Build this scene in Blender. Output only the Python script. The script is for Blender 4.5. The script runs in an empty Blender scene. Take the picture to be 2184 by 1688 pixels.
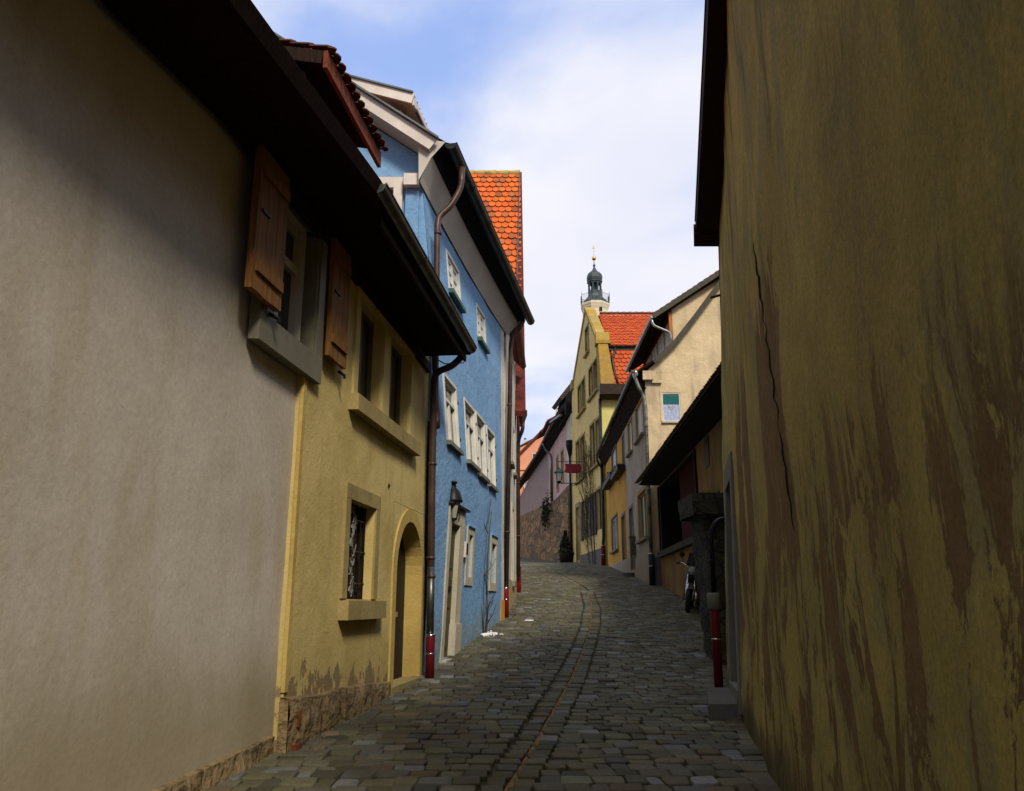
import bpy, math, random
from mathutils import Vector, Matrix, noise as mn
R = math.radians
random.seed(7)
S = bpy.context.scene
COL = S.collection
# ---------------------------------------------------------------- camera, sky, sun, exposure
cam = bpy.data.cameras.new('camera'); camo = bpy.data.objects.new('camera', cam); COL.objects.link(camo)
camo.location = (0, 0, 1.4); camo.rotation_euler = (R(90 + 14.3), 0, 0)
cam.sensor_width = 36; cam.lens = 36 * 1750 / 2184; cam.clip_start = .05; cam.clip_end = 2000
S.camera = camo
S.view_settings.view_transform = 'Standard'; S.view_settings.look = 'None'
S.view_settings.exposure = 0.22; S.view_settings.gamma = 1
SUN_EL, SUN_AZ = 42, 158          # azimuth measured from +Y towards +X
w = bpy.data.worlds.new('World'); S.world = w; w.use_nodes = True
nt = w.node_tree; N = nt.nodes; L = nt.links; N.clear()
def nd(t, **k):
    n = N.new(t)
    for a, b in k.items(): setattr(n, a, b)
    return n
out = nd('ShaderNodeOutputWorld'); bg = nd('ShaderNodeBackground'); bg.inputs[1].default_value = .1
sky = nd('ShaderNodeTexSky', sky_type='NISHITA'); sky.sun_disc = False
sky.sun_elevation = R(SUN_EL); sky.sun_rotation = R(SUN_AZ); sky.air_density = 1.0; sky.dust_density = .2; sky.ozone_density = 3
tc = nd('ShaderNodeTexCoord')
sep = nd('ShaderNodeSeparateXYZ'); L.new(tc.outputs['Generated'], sep.inputs[0])
den = nd('ShaderNodeMath', operation='MAXIMUM'); L.new(sep.outputs[2], den.inputs[0]); den.inputs[1].default_value = .0
den2 = nd('ShaderNodeMath', operation='ADD'); L.new(den.outputs[0], den2.inputs[0]); den2.inputs[1].default_value = .35
dx = nd('ShaderNodeMath', operation='DIVIDE'); L.new(sep.outputs[0], dx.inputs[0]); L.new(den2.outputs[0], dx.inputs[1])
dy = nd('ShaderNodeMath', operation='DIVIDE'); L.new(sep.outputs[1], dy.inputs[0]); L.new(den2.outputs[0], dy.inputs[1])
cmb = nd('ShaderNodeCombineXYZ'); L.new(dx.outputs[0], cmb.inputs[0]); L.new(dy.outputs[0], cmb.inputs[1])
cn = nd('ShaderNodeTexNoise'); cn.inputs['Scale'].default_value = 1.5; cn.inputs['Detail'].default_value = 6; cn.inputs['Roughness'].default_value = .48
cn.inputs['Distortion'].default_value = .25
mp = nd('ShaderNodeMapping'); mp.inputs['Location'].default_value = (10.5, 7.7, 0); L.new(cmb.outputs[0], mp.inputs[0]); L.new(mp.outputs[0], cn.inputs['Vector'])
cr = nd('ShaderNodeMapRange'); cr.interpolation_type = 'SMOOTHSTEP'; L.new(cn.outputs[0], cr.inputs[0])
cr.inputs[1].default_value = .395; cr.inputs[2].default_value = .565; cr.inputs[3].default_value = .0; cr.inputs[4].default_value = 1.0
cc = nd('ShaderNodeTexNoise'); cc.inputs['Scale'].default_value = 1.3; cc.inputs['Detail'].default_value = 4; L.new(mp.outputs[0], cc.inputs['Vector'])
ccr = nd('ShaderNodeMapRange'); L.new(cc.outputs[0], ccr.inputs[0]); ccr.inputs[1].default_value = .3; ccr.inputs[2].default_value = .7
cm = nd('ShaderNodeMix', data_type='RGBA'); cm.inputs[6].default_value = (6.9, 7.1, 8.3, 1); cm.inputs[7].default_value = (9.2, 9.0, 8.9, 1)
L.new(ccr.outputs[0], cm.inputs[0])
skm = nd('ShaderNodeMix', data_type='RGBA', blend_type='MULTIPLY'); skm.inputs[0].default_value = 1; skm.inputs[7].default_value = (2.4, 1.9, 1.8, 1)
L.new(sky.outputs[0], skm.inputs[6])
mx = nd('ShaderNodeMix', data_type='RGBA'); L.new(cr.outputs[0], mx.inputs[0]); skb = nd('ShaderNodeMix', data_type='RGBA'); skb.inputs[0].default_value = .8; skb.inputs[7].default_value = (3.3, 4.7, 8.6, 1); L.new(skm.outputs[2], skb.inputs[6]); L.new(skb.outputs[2], mx.inputs[6]); L.new(cm.outputs[2], mx.inputs[7])
L.new(mx.outputs[2], bg.inputs[0]); L.new(bg.outputs[0], out.inputs[0])
sl = bpy.data.lights.new('sun', 'SUN'); sl.energy = 3.0; sl.angle = R(12); sl.color = (1, .93, .80)
so = bpy.data.objects.new('sun', sl); COL.objects.link(so)
sd = Vector((math.sin(R(SUN_AZ)) * math.cos(R(SUN_EL)), math.cos(R(SUN_AZ)) * math.cos(R(SUN_EL)), math.sin(R(SUN_EL))))
so.rotation_euler = sd.to_track_quat('Z', 'Y').to_euler()
# ---------------------------------------------------------------- terrain profile
GP = [(-40, -1.6), (0, 0), (5.9, .24), (7, .28), (9, .36), (11, .43), (12.4, .54), (13.8, .66), (16, .84), (18.4, 1.06), (20, 1.22), (24, 1.62), (27, 1.94),
      (34, 2.55), (42, 3.2), (50, 3.8), (57, 4.2), (109, 7.5), (150, 9), (400, 12)]
def lerp_table(T, y):
    if y <= T[0][0]: return T[0][1]
    for (a, b), (c, d) in zip(T, T[1:]):
        if y <= c: return b + (d - b) * (y - a) / (c - a)
    return T[-1][1]
def g(y): return lerp_table(GP, y)
# ---------------------------------------------------------------- materials
MATS = {}
def srgb(r, gg, b):
    f = lambda v: ((v / 255 + .055) / 1.055) ** 2.4 if v > 10 else v / 255 / 12.92
    return (f(r), f(gg), f(b))
def newmat(name):
    m = bpy.data.materials.new(name); m.use_nodes = True; t = m.node_tree; t.nodes.clear()
    o = t.nodes.new('ShaderNodeOutputMaterial'); p = t.nodes.new('ShaderNodeBsdfPrincipled'); t.links.new(p.outputs[0], o.inputs[0])
    MATS[name] = m; return m, t, p
def tn(t, typ, **k):
    n = t.nodes.new(typ)
    for a, b in k.items(): setattr(n, a, b)
    return n
def pos(t, scale=(1, 1, 1)):
    ge = tn(t, 'ShaderNodeNewGeometry'); mp = tn(t, 'ShaderNodeMapping'); mp.inputs['Scale'].default_value = scale
    t.links.new(ge.outputs['Position'], mp.inputs[0]); return mp.outputs[0]
def noi(t, vec, sc, det=5, ro=.55, dist=0):
    n = tn(t, 'ShaderNodeTexNoise'); n.inputs['Scale'].default_value = sc; n.inputs['Detail'].default_value = det
    n.inputs['Roughness'].default_value = ro; n.inputs['Distortion'].default_value = dist; t.links.new(vec, n.inputs['Vector']); return n.outputs[0]
def rng(t, v, a, b, c=0., d=1., smooth=True):
    n = tn(t, 'ShaderNodeMapRange'); n.interpolation_type = 'SMOOTHSTEP' if smooth else 'LINEAR'
    t.links.new(v, n.inputs[0])
    for i, x in enumerate((a, b, c, d)): n.inputs[i + 1].default_value = x
    return n.outputs[0]
def mix(t, f, a, b, mode='MIX'):
    n = tn(t, 'ShaderNodeMix', data_type='RGBA', blend_type=mode)
    for i, x in ((0, f), (6, a), (7, b)):
        if isinstance(x, (int, float)): n.inputs[i].default_value = x
        elif isinstance(x, tuple): n.inputs[i].default_value = (*x[:3], 1)
        else: t.links.new(x, n.inputs[i])
    return n.outputs[2]
def mth(t, op, a, b):
    n = tn(t, 'ShaderNodeMath', operation=op)
    for i, x in enumerate((a, b)):
        if isinstance(x, (int, float)): n.inputs[i].default_value = x
        else: t.links.new(x, n.inputs[i])
    return n.outputs[0]
def bump(t, p, h, strength, dist=.02):
    b = tn(t, 'ShaderNodeBump'); b.inputs['Strength'].default_value = strength; b.inputs['Distance'].default_value = dist
    t.links.new(h, b.inputs['Height']); t.links.new(b.outputs[0], p.inputs['Normal'])
def setc(t, p, c):
    if isinstance(c, tuple): p.inputs['Base Color'].default_value = (*c[:3], 1)
    else: t.links.new(c, p.inputs['Base Color'])
def plaster(name, c1, c2, c3=None, bs=.35, dist=.02, fine=28, streak=.5, rough=.9, coarse=0):
    m, t, p = newmat(name); P = pos(t)
    f = rng(t, noi(t, P, 1.1, 7, .62, .4), .36, .66)
    c = mix(t, f, c1, c2)
    st = rng(t, noi(t, pos(t, (1.6, 1.6, .4)), 1.5, 4, .5, .4), .48, .74, 0, streak)
    c = mix(t, st, c, c3 or tuple(x * .6 for x in c2))
    sp = rng(t, noi(t, P, 24, 6, .75), .3, .7, .86, 1.1, False)
    c = mix(t, 1., c, sp, 'MULTIPLY')
    setc(t, p, c); p.inputs['Roughness'].default_value = rough; p.inputs['Specular IOR Level'].default_value = .2
    h = mth(t, 'ADD', noi(t, P, fine, 6, .65), mth(t, 'MULTIPLY', noi(t, P, 5, 4, .5), 1.5 + coarse))
    bump(t, p, h, bs, dist); return m
def simple(name, c, rough=.6, metal=0, var=.25, sc=6, bs=0., spec=.22):
    m, t, p = newmat(name); P = pos(t)
    f = rng(t, noi(t, P, sc, 5, .6), .3, .7)
    setc(t, p, mix(t, f, tuple(x * (1 - var) for x in c), tuple(min(1, x * (1 + var)) for x in c)))
    p.inputs['Roughness'].default_value = rough; p.inputs['Metallic'].default_value = metal; p.inputs['Specular IOR Level'].default_value = spec
    if bs: bump(t, p, noi(t, P, sc * 5, 4), bs, .01)
    return m
def wood(name, c1, c2, rough=.65, scale=(1, 1, 1), bs=.4):
    m, t, p = newmat(name)
    v = noi(t, pos(t, (14, 14, .9)), 2.2, 8, .6, 1.4); f = rng(t, v, .3, .72)
    setc(t, p, mix(t, f, c1, c2)); p.inputs['Roughness'].default_value = rough; p.inputs['Specular IOR Level'].default_value = .08; bump(t, p, v, bs, .01); return m
def attrmat(name, rough=.85, bs=.5, fine=40, mul=1., spec=.3, moss=None, mossr=(.55, .7)):
    m, t, p = newmat(name); a = tn(t, 'ShaderNodeVertexColor'); a.layer_name = 'tone'; P = pos(t)
    v = rng(t, noi(t, P, fine, 5, .65), .25, .75, .72 * mul, 1.2 * mul, False)
    c = mix(t, 1., a.outputs[0], v, 'MULTIPLY')
    if moss:
        c = mix(t, rng(t, noi(t, P, 1.6, 7, .65), mossr[0], mossr[1], 0, .8), c, moss)
    setc(t, p, c); p.inputs['Roughness'].default_value = rough; p.inputs['Specular IOR Level'].default_value = spec
    bump(t, p, noi(t, P, fine, 5, .6), bs, .012); return m

plaster('grey_plaster', (.51, .445, .355), (.445, .385, .30), (.38, .30, .18), .2, .015, streak=.5)
plaster('yellow_plaster', (.56, .44, .17), (.48, .37, .13), (.34, .25, .09), .3, .015)
plaster('blue_plaster', (.215, .375, .57), (.17, .32, .51), (.28, .40, .52), .6, .03, fine=15, streak=.4)
plaster('white_plaster', (.62, .58, .5), (.52, .48, .4), None, .5, .02)
plaster('cream_plaster', (.60, .55, .40), (.52, .47, .33), None, .4, .02)
plaster('tan_plaster', (.66, .50, .29), (.54, .41, .23), (.33, .25, .16), .6, .03, streak=.75)
plaster('greyhouse_plaster', (.40, .37, .33), (.33, .30, .26), (.22, .19, .15), .4, .02)
plaster('ochre_plaster', (.58, .32, .045), (.50, .26, .035), (.3, .17, .04), .4, .02)
plaster('olive_plaster', (.72, .54, .20), (.64, .47, .16), (.48, .38, .12), .3, .02, streak=.3)
plaster('lemon_plaster', (.66, .60, .20), (.6, .54, .17), (.5, .44, .15), .3, .02, streak=.3)
plaster('mauve_plaster', (.34, .24, .21), (.30, .205, .18), (.25, .17, .145), .3, .02, streak=.3)
plaster('pink_plaster', (.60, .37, .32), (.48, .32, .285), (.36, .22, .2), .3, .02, streak=.3)
plaster('salmon_plaster', (.72, .30, .16), (.66, .26, .14), (.58, .24, .13), .2, .02, streak=.2)
plaster('barn_plaster', (.24, .145, .04), (.16, .095, .028), (.09, .06, .02), .6, .02)  # albedo darkened to take in the shade below the deep eave
plaster('tower_plaster', (.72, .62, .42), (.66, .56, .36), None, .1, .02, streak=.2)
plaster('grey_plinth', (.14, .13, .11), (.1, .09, .075), None, .6, .02)
plaster('sandstone', (.40, .31, .15), (.33, .25, .11), (.24, .18, .09), .5, .02)
plaster('yellow_stone', (.50, .36, .11), (.42, .29, .08), (.3, .2, .06), .4, .015)
plaster('pale_stone', (.50, .45, .33), (.42, .37, .26), (.33, .28, .18), .4, .015)
plaster('grey_stone', (.20, .19, .145), (.16, .15, .11), (.1, .09, .06), .4, .015)
plaster('window_stone', (.34, .26, .1), (.27, .2, .075), None, .4, .015)
plaster('lilac_stone', (.46, .40, .31), (.4, .34, .26), None, .3, .01)
simple('white_paint', (.60, .57, .49), .5, 0, .1)
simple('white_fascia', (.62, .54, .46), .6, 0, .12, 3)
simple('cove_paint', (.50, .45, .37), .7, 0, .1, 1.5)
simple('sash_paint', (.36, .34, .24), .5, 0, .1)
simple('green_grey_paint', (.15, .135, .085), .5, 0, .12)
simple('zinc', (.10, .10, .085), .38, .75, .35, 5)
simple('dark_zinc', (.035, .035, .03), .45, .6, .4, 4)
simple('brown_pipe', (.075, .045, .032), .4, .3, .3, 5)
simple('zinc_light', (.2, .2, .18), .5, .3, .2)
simple('silver_pipe', (.42, .42, .38), .3, .9, .25, 5)
simple('red_paint', (.19, .009, .011), .38, 0, .2, 3)
simple('deep_red_paint', (.12, .006, .01), .5, 0, .2, 3)
simple('black_iron', (.012, .012, .012), .45, .5, .3)
simple('silver', (.6, .6, .6), .2, 1, .1)
simple('gold', (.85, .45, .06), .25, 1, .15)
simple('slate', (.055, .065, .065), .45, .1, .35, 3)
simple('lead_grey', (.10, .115, .11), .4, .3, .3, 2)
simple('dark_door', (.016, .011, .007), .6, 0, .3)
simple('olive_door', (.09, .075, .035), .6, 0, .25)
simple('jamb_shade', (.25, .19, .08), .9, 0, .3, 3)
simple('green_blind', (.006, .10, .09), .7, 0, .15)
simple('curtain', (.62, .64, .68), .9, 0, .12, 20)
simple('lace_flower', (.62, .52, .16), .9, 0, .2)
simple('copper_box', (.026, .015, .008), .5, .3, .3)
simple('rubber', (.01, .01, .01), .7, 0, .3)
simple('lamp_glass', (.30, .29, .22), .15, 0, .1)
simple('lamp_glass_pale', (.55, .56, .48), .15, 0, .1)
simple('paper', (.85, .85, .85), .8)
simple('blue_plastic', (.01, .03, .25), .5)
simple('bark', (.085, .065, .045), .85, 0, .4, 20)
simple('conifer', (.02, .032, .012), .9, 0, .5, 15)
simple('weeds', (.05, .075, .018), .85, 0, .5, 10)
simple('verdigris', (.05, .13, .09), .5, .2, .3)
simple('dark_board', (.006, .0045, .0035), .85, 0, .3)  # near-black albedo carries the deep shade of soffits and recesses
simple('dark_red_board', (.10, .016, .009), .75, 0, .4)
simple('tile_underside', (.17, .04, .015), .85, 0, .4, 10)
simple('dormer_beige', (.5, .42, .33), .7, 0, .15)
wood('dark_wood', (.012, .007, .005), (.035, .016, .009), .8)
wood('eave_wood', (.010, .004, .002), (.022, .009, .0045), .95)  # near-black so the eave undersides hold their shade in the colour
wood('orange_wood', (.30, .10, .022), (.52, .19, .05), .55)
wood('shutter_wood', (.12, .055, .014), (.28, .125, .032), .6)
wood('barn_red_wood', (.03, .004, .004), (.065, .009, .008), .85)
wood('grey_wood', (.05, .045, .035), (.1, .09, .06), .85)
attrmat('cobble', .75, .9, 34, 1., .25, (.055, .043, .012), (.42, .74))
attrmat('tile', .8, .5, 25, 1., .25, (.14, .09, .035), (.62, .8))
attrmat('lichen_stone', .9, 1., 7, 1., .2, (.40, .24, .03), (.45, .6))
def brown_tiles(name, c1, c2):
    m, t, p = newmat(name); P = pos(t)
    b = tn(t, 'ShaderNodeTexWave', wave_type='BANDS', bands_direction='Z'); b.inputs['Scale'].default_value = 2.4; b.inputs['Distortion'].default_value = .6
    t.links.new(P, b.inputs['Vector'])
    setc(t, p, mix(t, rng(t, noi(t, P, 7, 5), .3, .7), c1, c2)); p.inputs['Roughness'].default_value = .85; bump(t, p, b.outputs['Fac'], .7, .05)
brown_tiles('old_tiles', (.10, .04, .025), (.22, .08, .04))
brown_tiles('dark_tiles', (.03, .018, .012), (.07, .04, .025))
brown_tiles('mossy_tiles', (.05, .032, .015), (.10, .055, .03))
def glass(name, tint=(.012, .014, .015), rough=.06):
    m, t, p = newmat(name); P = pos(t)
    setc(t, p, mix(t, rng(t, noi(t, P, 2.3, 3), .4, .65), tint, tuple(x * 2.6 for x in tint)))
    p.inputs['Roughness'].default_value = rough; p.inputs['Specular IOR Level'].default_value = .6
    bump(t, p, noi(t, P, 3.5, 2), .12, .02)
glass('glass'); glass('dull_glass', (.012, .012, .007), .25); glass('pale_glass', (.10, .105, .10), .1)
def rubble(name, c1, c2, cj, sc=3.2, ps=(1, 1, 1.6)):
    m, t, p = newmat(name); P = pos(t, ps)
    wv = tn(t, 'ShaderNodeTexNoise'); wv.inputs['Scale'].default_value = 2; t.links.new(P, wv.inputs['Vector'])
    vv = tn(t, 'ShaderNodeVectorMath', operation='MULTIPLY_ADD'); t.links.new(wv.outputs['Color'], vv.inputs[0]); vv.inputs[1].default_value = (.25, .25, .25); t.links.new(P, vv.inputs[2])
    v = tn(t, 'ShaderNodeTexVoronoi', feature='DISTANCE_TO_EDGE'); v.inputs['Scale'].default_value = sc; t.links.new(vv.outputs[0], v.inputs['Vector'])
    v2 = tn(t, 'ShaderNodeTexVoronoi'); v2.inputs['Scale'].default_value = sc; t.links.new(vv.outputs[0], v2.inputs['Vector'])
    sp = tn(t, 'ShaderNodeSeparateColor'); t.links.new(v2.outputs['Color'], sp.inputs[0])
    c = mix(t, sp.outputs[0], c1, c2); c = mix(t, rng(t, noi(t, P, 9, 6, .7), .3, .7, .6, 1.2), (0, 0, 0), c)
    e = rng(t, v.outputs['Distance'], .01, .07); c = mix(t, e, cj, c)
    c = mix(t, rng(t, noi(t, pos(t, (1, 1, .5)), .8, 5), .5, .7, 0, .7), c, (.035, .04, .015))
    setc(t, p, c); p.inputs['Roughness'].default_value = .95
    bump(t, p, mth(t, 'ADD', e, noi(t, P, 14, 6, .7)), 1., .05)
rubble('rubble_wall', (.13, .07, .02), (.42, .22, .06), (.035, .022, .009), 1.3, (1, .28, 1.5))
rubble('mossy_masonry', (.030, .028, .012), (.065, .056, .024), (.012, .011, .005), 4)
plaster('plinth_stone', (.27, .185, .085), (.17, .12, .055), (.12, .09, .045), 1., .05, fine=12, coarse=2)
def weathered():
    m, t, p = newmat('weathered_plaster'); P = pos(t)
    base = mix(t, rng(t, noi(t, P, 1.3, 8, .7, .4), .35, .65), (.74, .575, .155), (.56, .43, .12))
    base = mix(t, rng(t, noi(t, pos(t, (1, 1, .7)), 7, 9, .8, .2), .5, .68, 0, .4), base, (.42, .33, .11))
    base = mix(t, rng(t, noi(t, pos(t, (1, 1, .6)), 1.7, 9, .72, .6), .48, .62, 0, .6), base, (.40, .35, .17))
    sepz = tn(t, 'ShaderNodeSeparateXYZ'); ge = tn(t, 'ShaderNodeNewGeometry'); t.links.new(ge.outputs['Position'], sepz.inputs[0]); Yc, Zc = sepz.outputs[1], sepz.outputs[2]
    wob = mth(t, 'MULTIPLY', mth(t, 'SUBTRACT', noi(t, pos(t, (1, 1, .9)), 2.4, 9, .7), .5), 1.0)
    Yw = mth(t, 'ADD', Yc, mth(t, 'MULTIPLY', wob, .55)); Zw = mth(t, 'ADD', Zc, mth(t, 'MULTIPLY', noi(t, pos(t, (4.5, 4.5, .7)), 1.5, 8, .7), 2.4))
    def pulse(v, a, b, e): return mth(t, 'MULTIPLY', rng(t, v, a - e, a + e), rng(t, v, b - e, b + e, 1., 0.))
    # dark green-brown run-off stains below the eave, fading downwards
    s1 = rng(t, noi(t, pos(t, (1.7, 1.7, .28)), 1.5, 7, .6, .6), .50, .68, 0, .8)
    s1 = mth(t, 'MULTIPLY', s1, rng(t, Zw, 3.7, 5.4, .25, 1.))
    c = mix(t, s1, base, (.17, .135, .045))
    # two tall bands and ragged low patches where the limewash has come off the brown render
    bands = mth(t, 'ADD', mth(t, 'ADD', pulse(Yw, 6.35, 6.95, .03), pulse(Yw, 7.08, 7.75, .03)), mth(t, 'ADD', pulse(Yw, 4.35, 5.45, .05), mth(t, 'MULTIPLY', pulse(Yw, 2.2, 2.9, .2), .35)))
    bands = mth(t, 'MULTIPLY', bands, pulse(Zw, 2.75, 4.5, .08))
    low = mth(t, 'MULTIPLY', rng(t, noi(t, pos(t, (1.5, 1.5, .62)), 2.3, 11, .74, .7), .505, .525), rng(t, Zw, 2.9, 3.4, 1., 0.))
    fm = mth(t, 'MINIMUM', mth(t, 'ADD', bands, low), 1.)
    br = mix(t, rng(t, noi(t, P, 4, 7, .7), .3, .7), (.27, .165, .055), (.37, .24, .09))
    c = mix(t, fm, c, br)
    # grey-green tone towards the foot
    ft = mth(t, 'ADD', rng(t, sepz.outputs[2], .15, .9, .5, 0.), mth(t, 'MULTIPLY', noi(t, P, 1.7, 6), .5))
    c = mix(t, rng(t, ft, .42, .62, 0, .75), c, (.13, .115, .05))
    sp = rng(t, noi(t, P, 45, 4, .7), .3, .7, .75, 1.15, False); c = mix(t, 1., c, sp, 'MULTIPLY')
    setc(t, p, c); p.inputs['Roughness'].default_value = .95; p.inputs['Specular IOR Level'].default_value = .15
    h = mth(t, 'ADD', mth(t, 'MULTIPLY', noi(t, P, 16, 9, .8), 2.0), mth(t, 'MULTIPLY', fm, -.7))
    h = mth(t, 'ADD', h, mth(t, 'MULTIPLY', noi(t, P, 5, 5, .65), 2.2))
    bump(t, p, h, .9, .04)
weathered()
def foot_tint(name, h0, h1, col):  # blends another colour in, stronger towards the foot of the wall
    m = MATS[name]; t = m.node_tree; p = [n for n in t.nodes if n.type == 'BSDF_PRINCIPLED'][0]; src = p.inputs['Base Color'].links[0].from_socket
    s = tn(t, 'ShaderNodeSeparateXYZ'); ge = tn(t, 'ShaderNodeNewGeometry'); t.links.new(ge.outputs['Position'], s.inputs[0])
    f = mth(t, 'ADD', rng(t, s.outputs[2], h0, h1, .5, 0.), mth(t, 'MULTIPLY', noi(t, pos(t, (1, 1, .7)), 1.1, 7, .65, .4), .55))
    setc(t, p, mix(t, rng(t, f, .34, .72, 0, .65), src, col))
foot_tint('grey_plaster', .3, 1.7, (.25, .19, .09)); foot_tint('blue_plaster', .7, 1.6, (.20, .25, .24)); foot_tint('tan_plaster', 2., 4.5, (.3, .2, .09)); foot_tint('greyhouse_plaster', 2.2, 4.5, (.2, .17, .11))
def flaky():
    # yellow plaster with brown spots where it has come off low on the wall
    m, t, p = newmat('flaking_yellow_plaster'); P = pos(t)
    c = mix(t, rng(t, noi(t, P, 1.2, 6, .6), .36, .66), (.54, .41, .155), (.43, .32, .105))
    c = mix(t, rng(t, noi(t, pos(t, (2.6, 2.6, .3)), 1.4, 6, .6), .52, .74, 0, .45), c, (.34, .25, .09))
    s = tn(t, 'ShaderNodeSeparateXYZ'); ge = tn(t, 'ShaderNodeNewGeometry'); t.links.new(ge.outputs['Position'], s.inputs[0])
    zz = rng(t, s.outputs[2], .5, 1.25, .17, -.12)
    fl = mth(t, 'ADD', noi(t, pos(t, (1.2, 1.2, .8)), 3.6, 9, .7, .2), zz); fm = rng(t, fl, .625, .64)
    c = mix(t, fm, c, (.24, .17, .08))
    setc(t, p, c); p.inputs['Roughness'].default_value = .9; p.inputs['Specular IOR Level'].default_value = .2
    h = mth(t, 'ADD', mth(t, 'ADD', noi(t, P, 28, 6, .65), mth(t, 'MULTIPLY', noi(t, P, 4, 4), 2.)), mth(t, 'MULTIPLY', fm, -.8)); bump(t, p, h, .35, .02)
flaky()
def soil():
    m, t, p = newmat('joint_soil'); P = pos(t)
    setc(t, p, mix(t, rng(t, noi(t, P, 3, 6), .35, .65), (.022, .018, .008), (.055, .045, .018))); p.inputs['Roughness'].default_value = 1; bump(t, p, noi(t, P, 30, 5), .6, .02)
soil()
# ---------------------------------------------------------------- mesh builder
class MB:
    def __init__(s): s.v = []; s.f = []; s.mi = []; s.c = []; s.cur = 0; s.col = (1, 1, 1); s.sm = []; s.smooth = False
    def face(s, pts):
        b = len(s.v); s.v += [tuple(p) for p in pts]; s.f.append(tuple(range(b, b + len(pts)))); s.mi.append(s.cur); s.c.append(s.col); s.sm.append(s.smooth); return s
    def mesh(s, vs, fs):
        b = len(s.v); s.v += [tuple(p) for p in vs]
        for f in fs: s.f.append(tuple(b + i for i in f)); s.mi.append(s.cur); s.c.append(s.col); s.sm.append(s.smooth)
        return s
    def hexa(s, c):   # 8 corners: 4 bottom ring, 4 top ring
        return s.mesh(c, [(3, 2, 1, 0), (4, 5, 6, 7), (0, 1, 5, 4), (1, 2, 6, 5), (2, 3, 7, 6), (3, 0, 4, 7)])
    def box(s, x0, x1, y0, y1, z0, z1):
        return s.hexa([(x0, y0, z0), (x1, y0, z0), (x1, y1, z0), (x0, y1, z0), (x0, y0, z1), (x1, y0, z1), (x1, y1, z1), (x0, y1, z1)])
    def fbox(s, F, a, b, z0, z1, o0, o1):
        p = F.pt
        return s.hexa([p(a, z0, o0), p(b, z0, o0), p(b, z0, o1), p(a, z0, o1), p(a, z1, o0), p(b, z1, o0), p(b, z1, o1), p(a, z1, o1)])
    def slab(s, a, b, c, d, th):   # quad a,b,c,d thickened along its normal
        a, b, c, d = map(Vector, (a, b, c, d)); n = (b - a).cross(d - a).normalized() * th
        return s.hexa([a, b, c, d, a + n, b + n, c + n, d + n])
    def bar(s, a, b, w, h=None, up=(0, 0, 1)):
        h = h or w; a, b = Vector(a), Vector(b); d = (b - a).normalized(); u = Vector(up)
        if abs(d.dot(u)) > .95: u = Vector((0, 1, 0))
        x = d.cross(u).normalized() * w / 2; y = x.cross(d).normalized() * h / 2
        return s.hexa([a - x - y, a + x - y, a + x + y, a - x + y, b - x - y, b + x - y, b + x + y, b - x + y])
    def tube(s, pts, r, n=10, cap=True):
        P = [Vector(p) for p in pts]; rs = r if isinstance(r, (list, tuple)) else [r] * len(P); vs = []; fs = []; pu = None
        for i, p in enumerate(P):
            d = (P[min(i + 1, len(P) - 1)] - P[max(i - 1, 0)]).normalized()
            u = pu if pu is not None else (Vector((0, 0, 1)) if abs(d.z) < .9 else Vector((1, 0, 0)))
            x = d.cross(u)
            if x.length < 1e-4: x = d.cross(Vector((.3, .9, .1)))
            x.normalize(); y = x.cross(d).normalized(); pu = y
            for k in range(n):
                a = 2 * math.pi * k / n; vs.append(p + (x * math.cos(a) + y * math.sin(a)) * rs[i])
        for i in range(len(P) - 1):
            for k in range(n): fs.append((i * n + k, i * n + (k + 1) % n, (i + 1) * n + (k + 1) % n, (i + 1) * n + k))
        if cap: fs.append(tuple(range(n - 1, -1, -1))); fs.append(tuple((len(P) - 1) * n + k for k in range(n)))
        o = s.smooth; s.smooth = n > 6; s.mesh(vs, fs); s.smooth = o; return s
    def lathe(s, c, prof, n=16, rot=0, sm=None):
        cx, cy = c; vs = []; fs = []
        for r, z in prof:
            for k in range(n): a = 2 * math.pi * (k + .5) / n + rot; vs.append((cx + r * math.cos(a), cy + r * math.sin(a), z))
        m = len(prof)
        for i in range(m - 1):
            for k in range(n): fs.append((i * n + k, i * n + (k + 1) % n, (i + 1) * n + (k + 1) % n, (i + 1) * n + k))
        fs.append(tuple(range(n - 1, -1, -1))); fs.append(tuple((m - 1) * n + k for k in range(n)))
        o = s.smooth; s.smooth = (n > 8) if sm is None else sm; s.mesh(vs, fs); s.smooth = o; return s
    def prism(s, poly, vec):   # polygon extruded by vec
        P = [Vector(p) for p in poly]; v = Vector(vec); n = len(P)
        return s.mesh(P + [p + v for p in P], [tuple(range(n - 1, -1, -1)), tuple(range(n, 2 * n))] + [(i, (i + 1) % n, n + (i + 1) % n, n + i) for i in range(n)])
    def build(s, name, mats, parent=None):
        me = bpy.data.meshes.new(name)
        off = Vector(parent_world(parent)) if parent else Vector((0, 0, 0))
        me.from_pydata([Vector(v) - off for v in s.v], [], s.f)
        if isinstance(mats, str): mats = [mats]
        for m in mats: me.materials.append(MATS[m])
        for p, i, sm in zip(me.polygons, s.mi, s.sm): p.material_index = i; p.use_smooth = sm
        if any(c != (1, 1, 1) for c in s.c):
            at = me.color_attributes.new('tone', 'FLOAT_COLOR', 'CORNER'); k = 0; buf = []
            for p, c in zip(me.polygons, s.c): buf += [c[0], c[1], c[2], 1.] * p.loop_total
            at.data.foreach_set('color', buf)
        me.update(); o = bpy.data.objects.new(name, me); COL.objects.link(o)
        if parent: o.parent = parent
        return o
WLOC = {}
def parent_world(o):
    v = Vector((0, 0, 0))
    while o: v += Vector(o.location); o = o.parent
    return v
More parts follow.
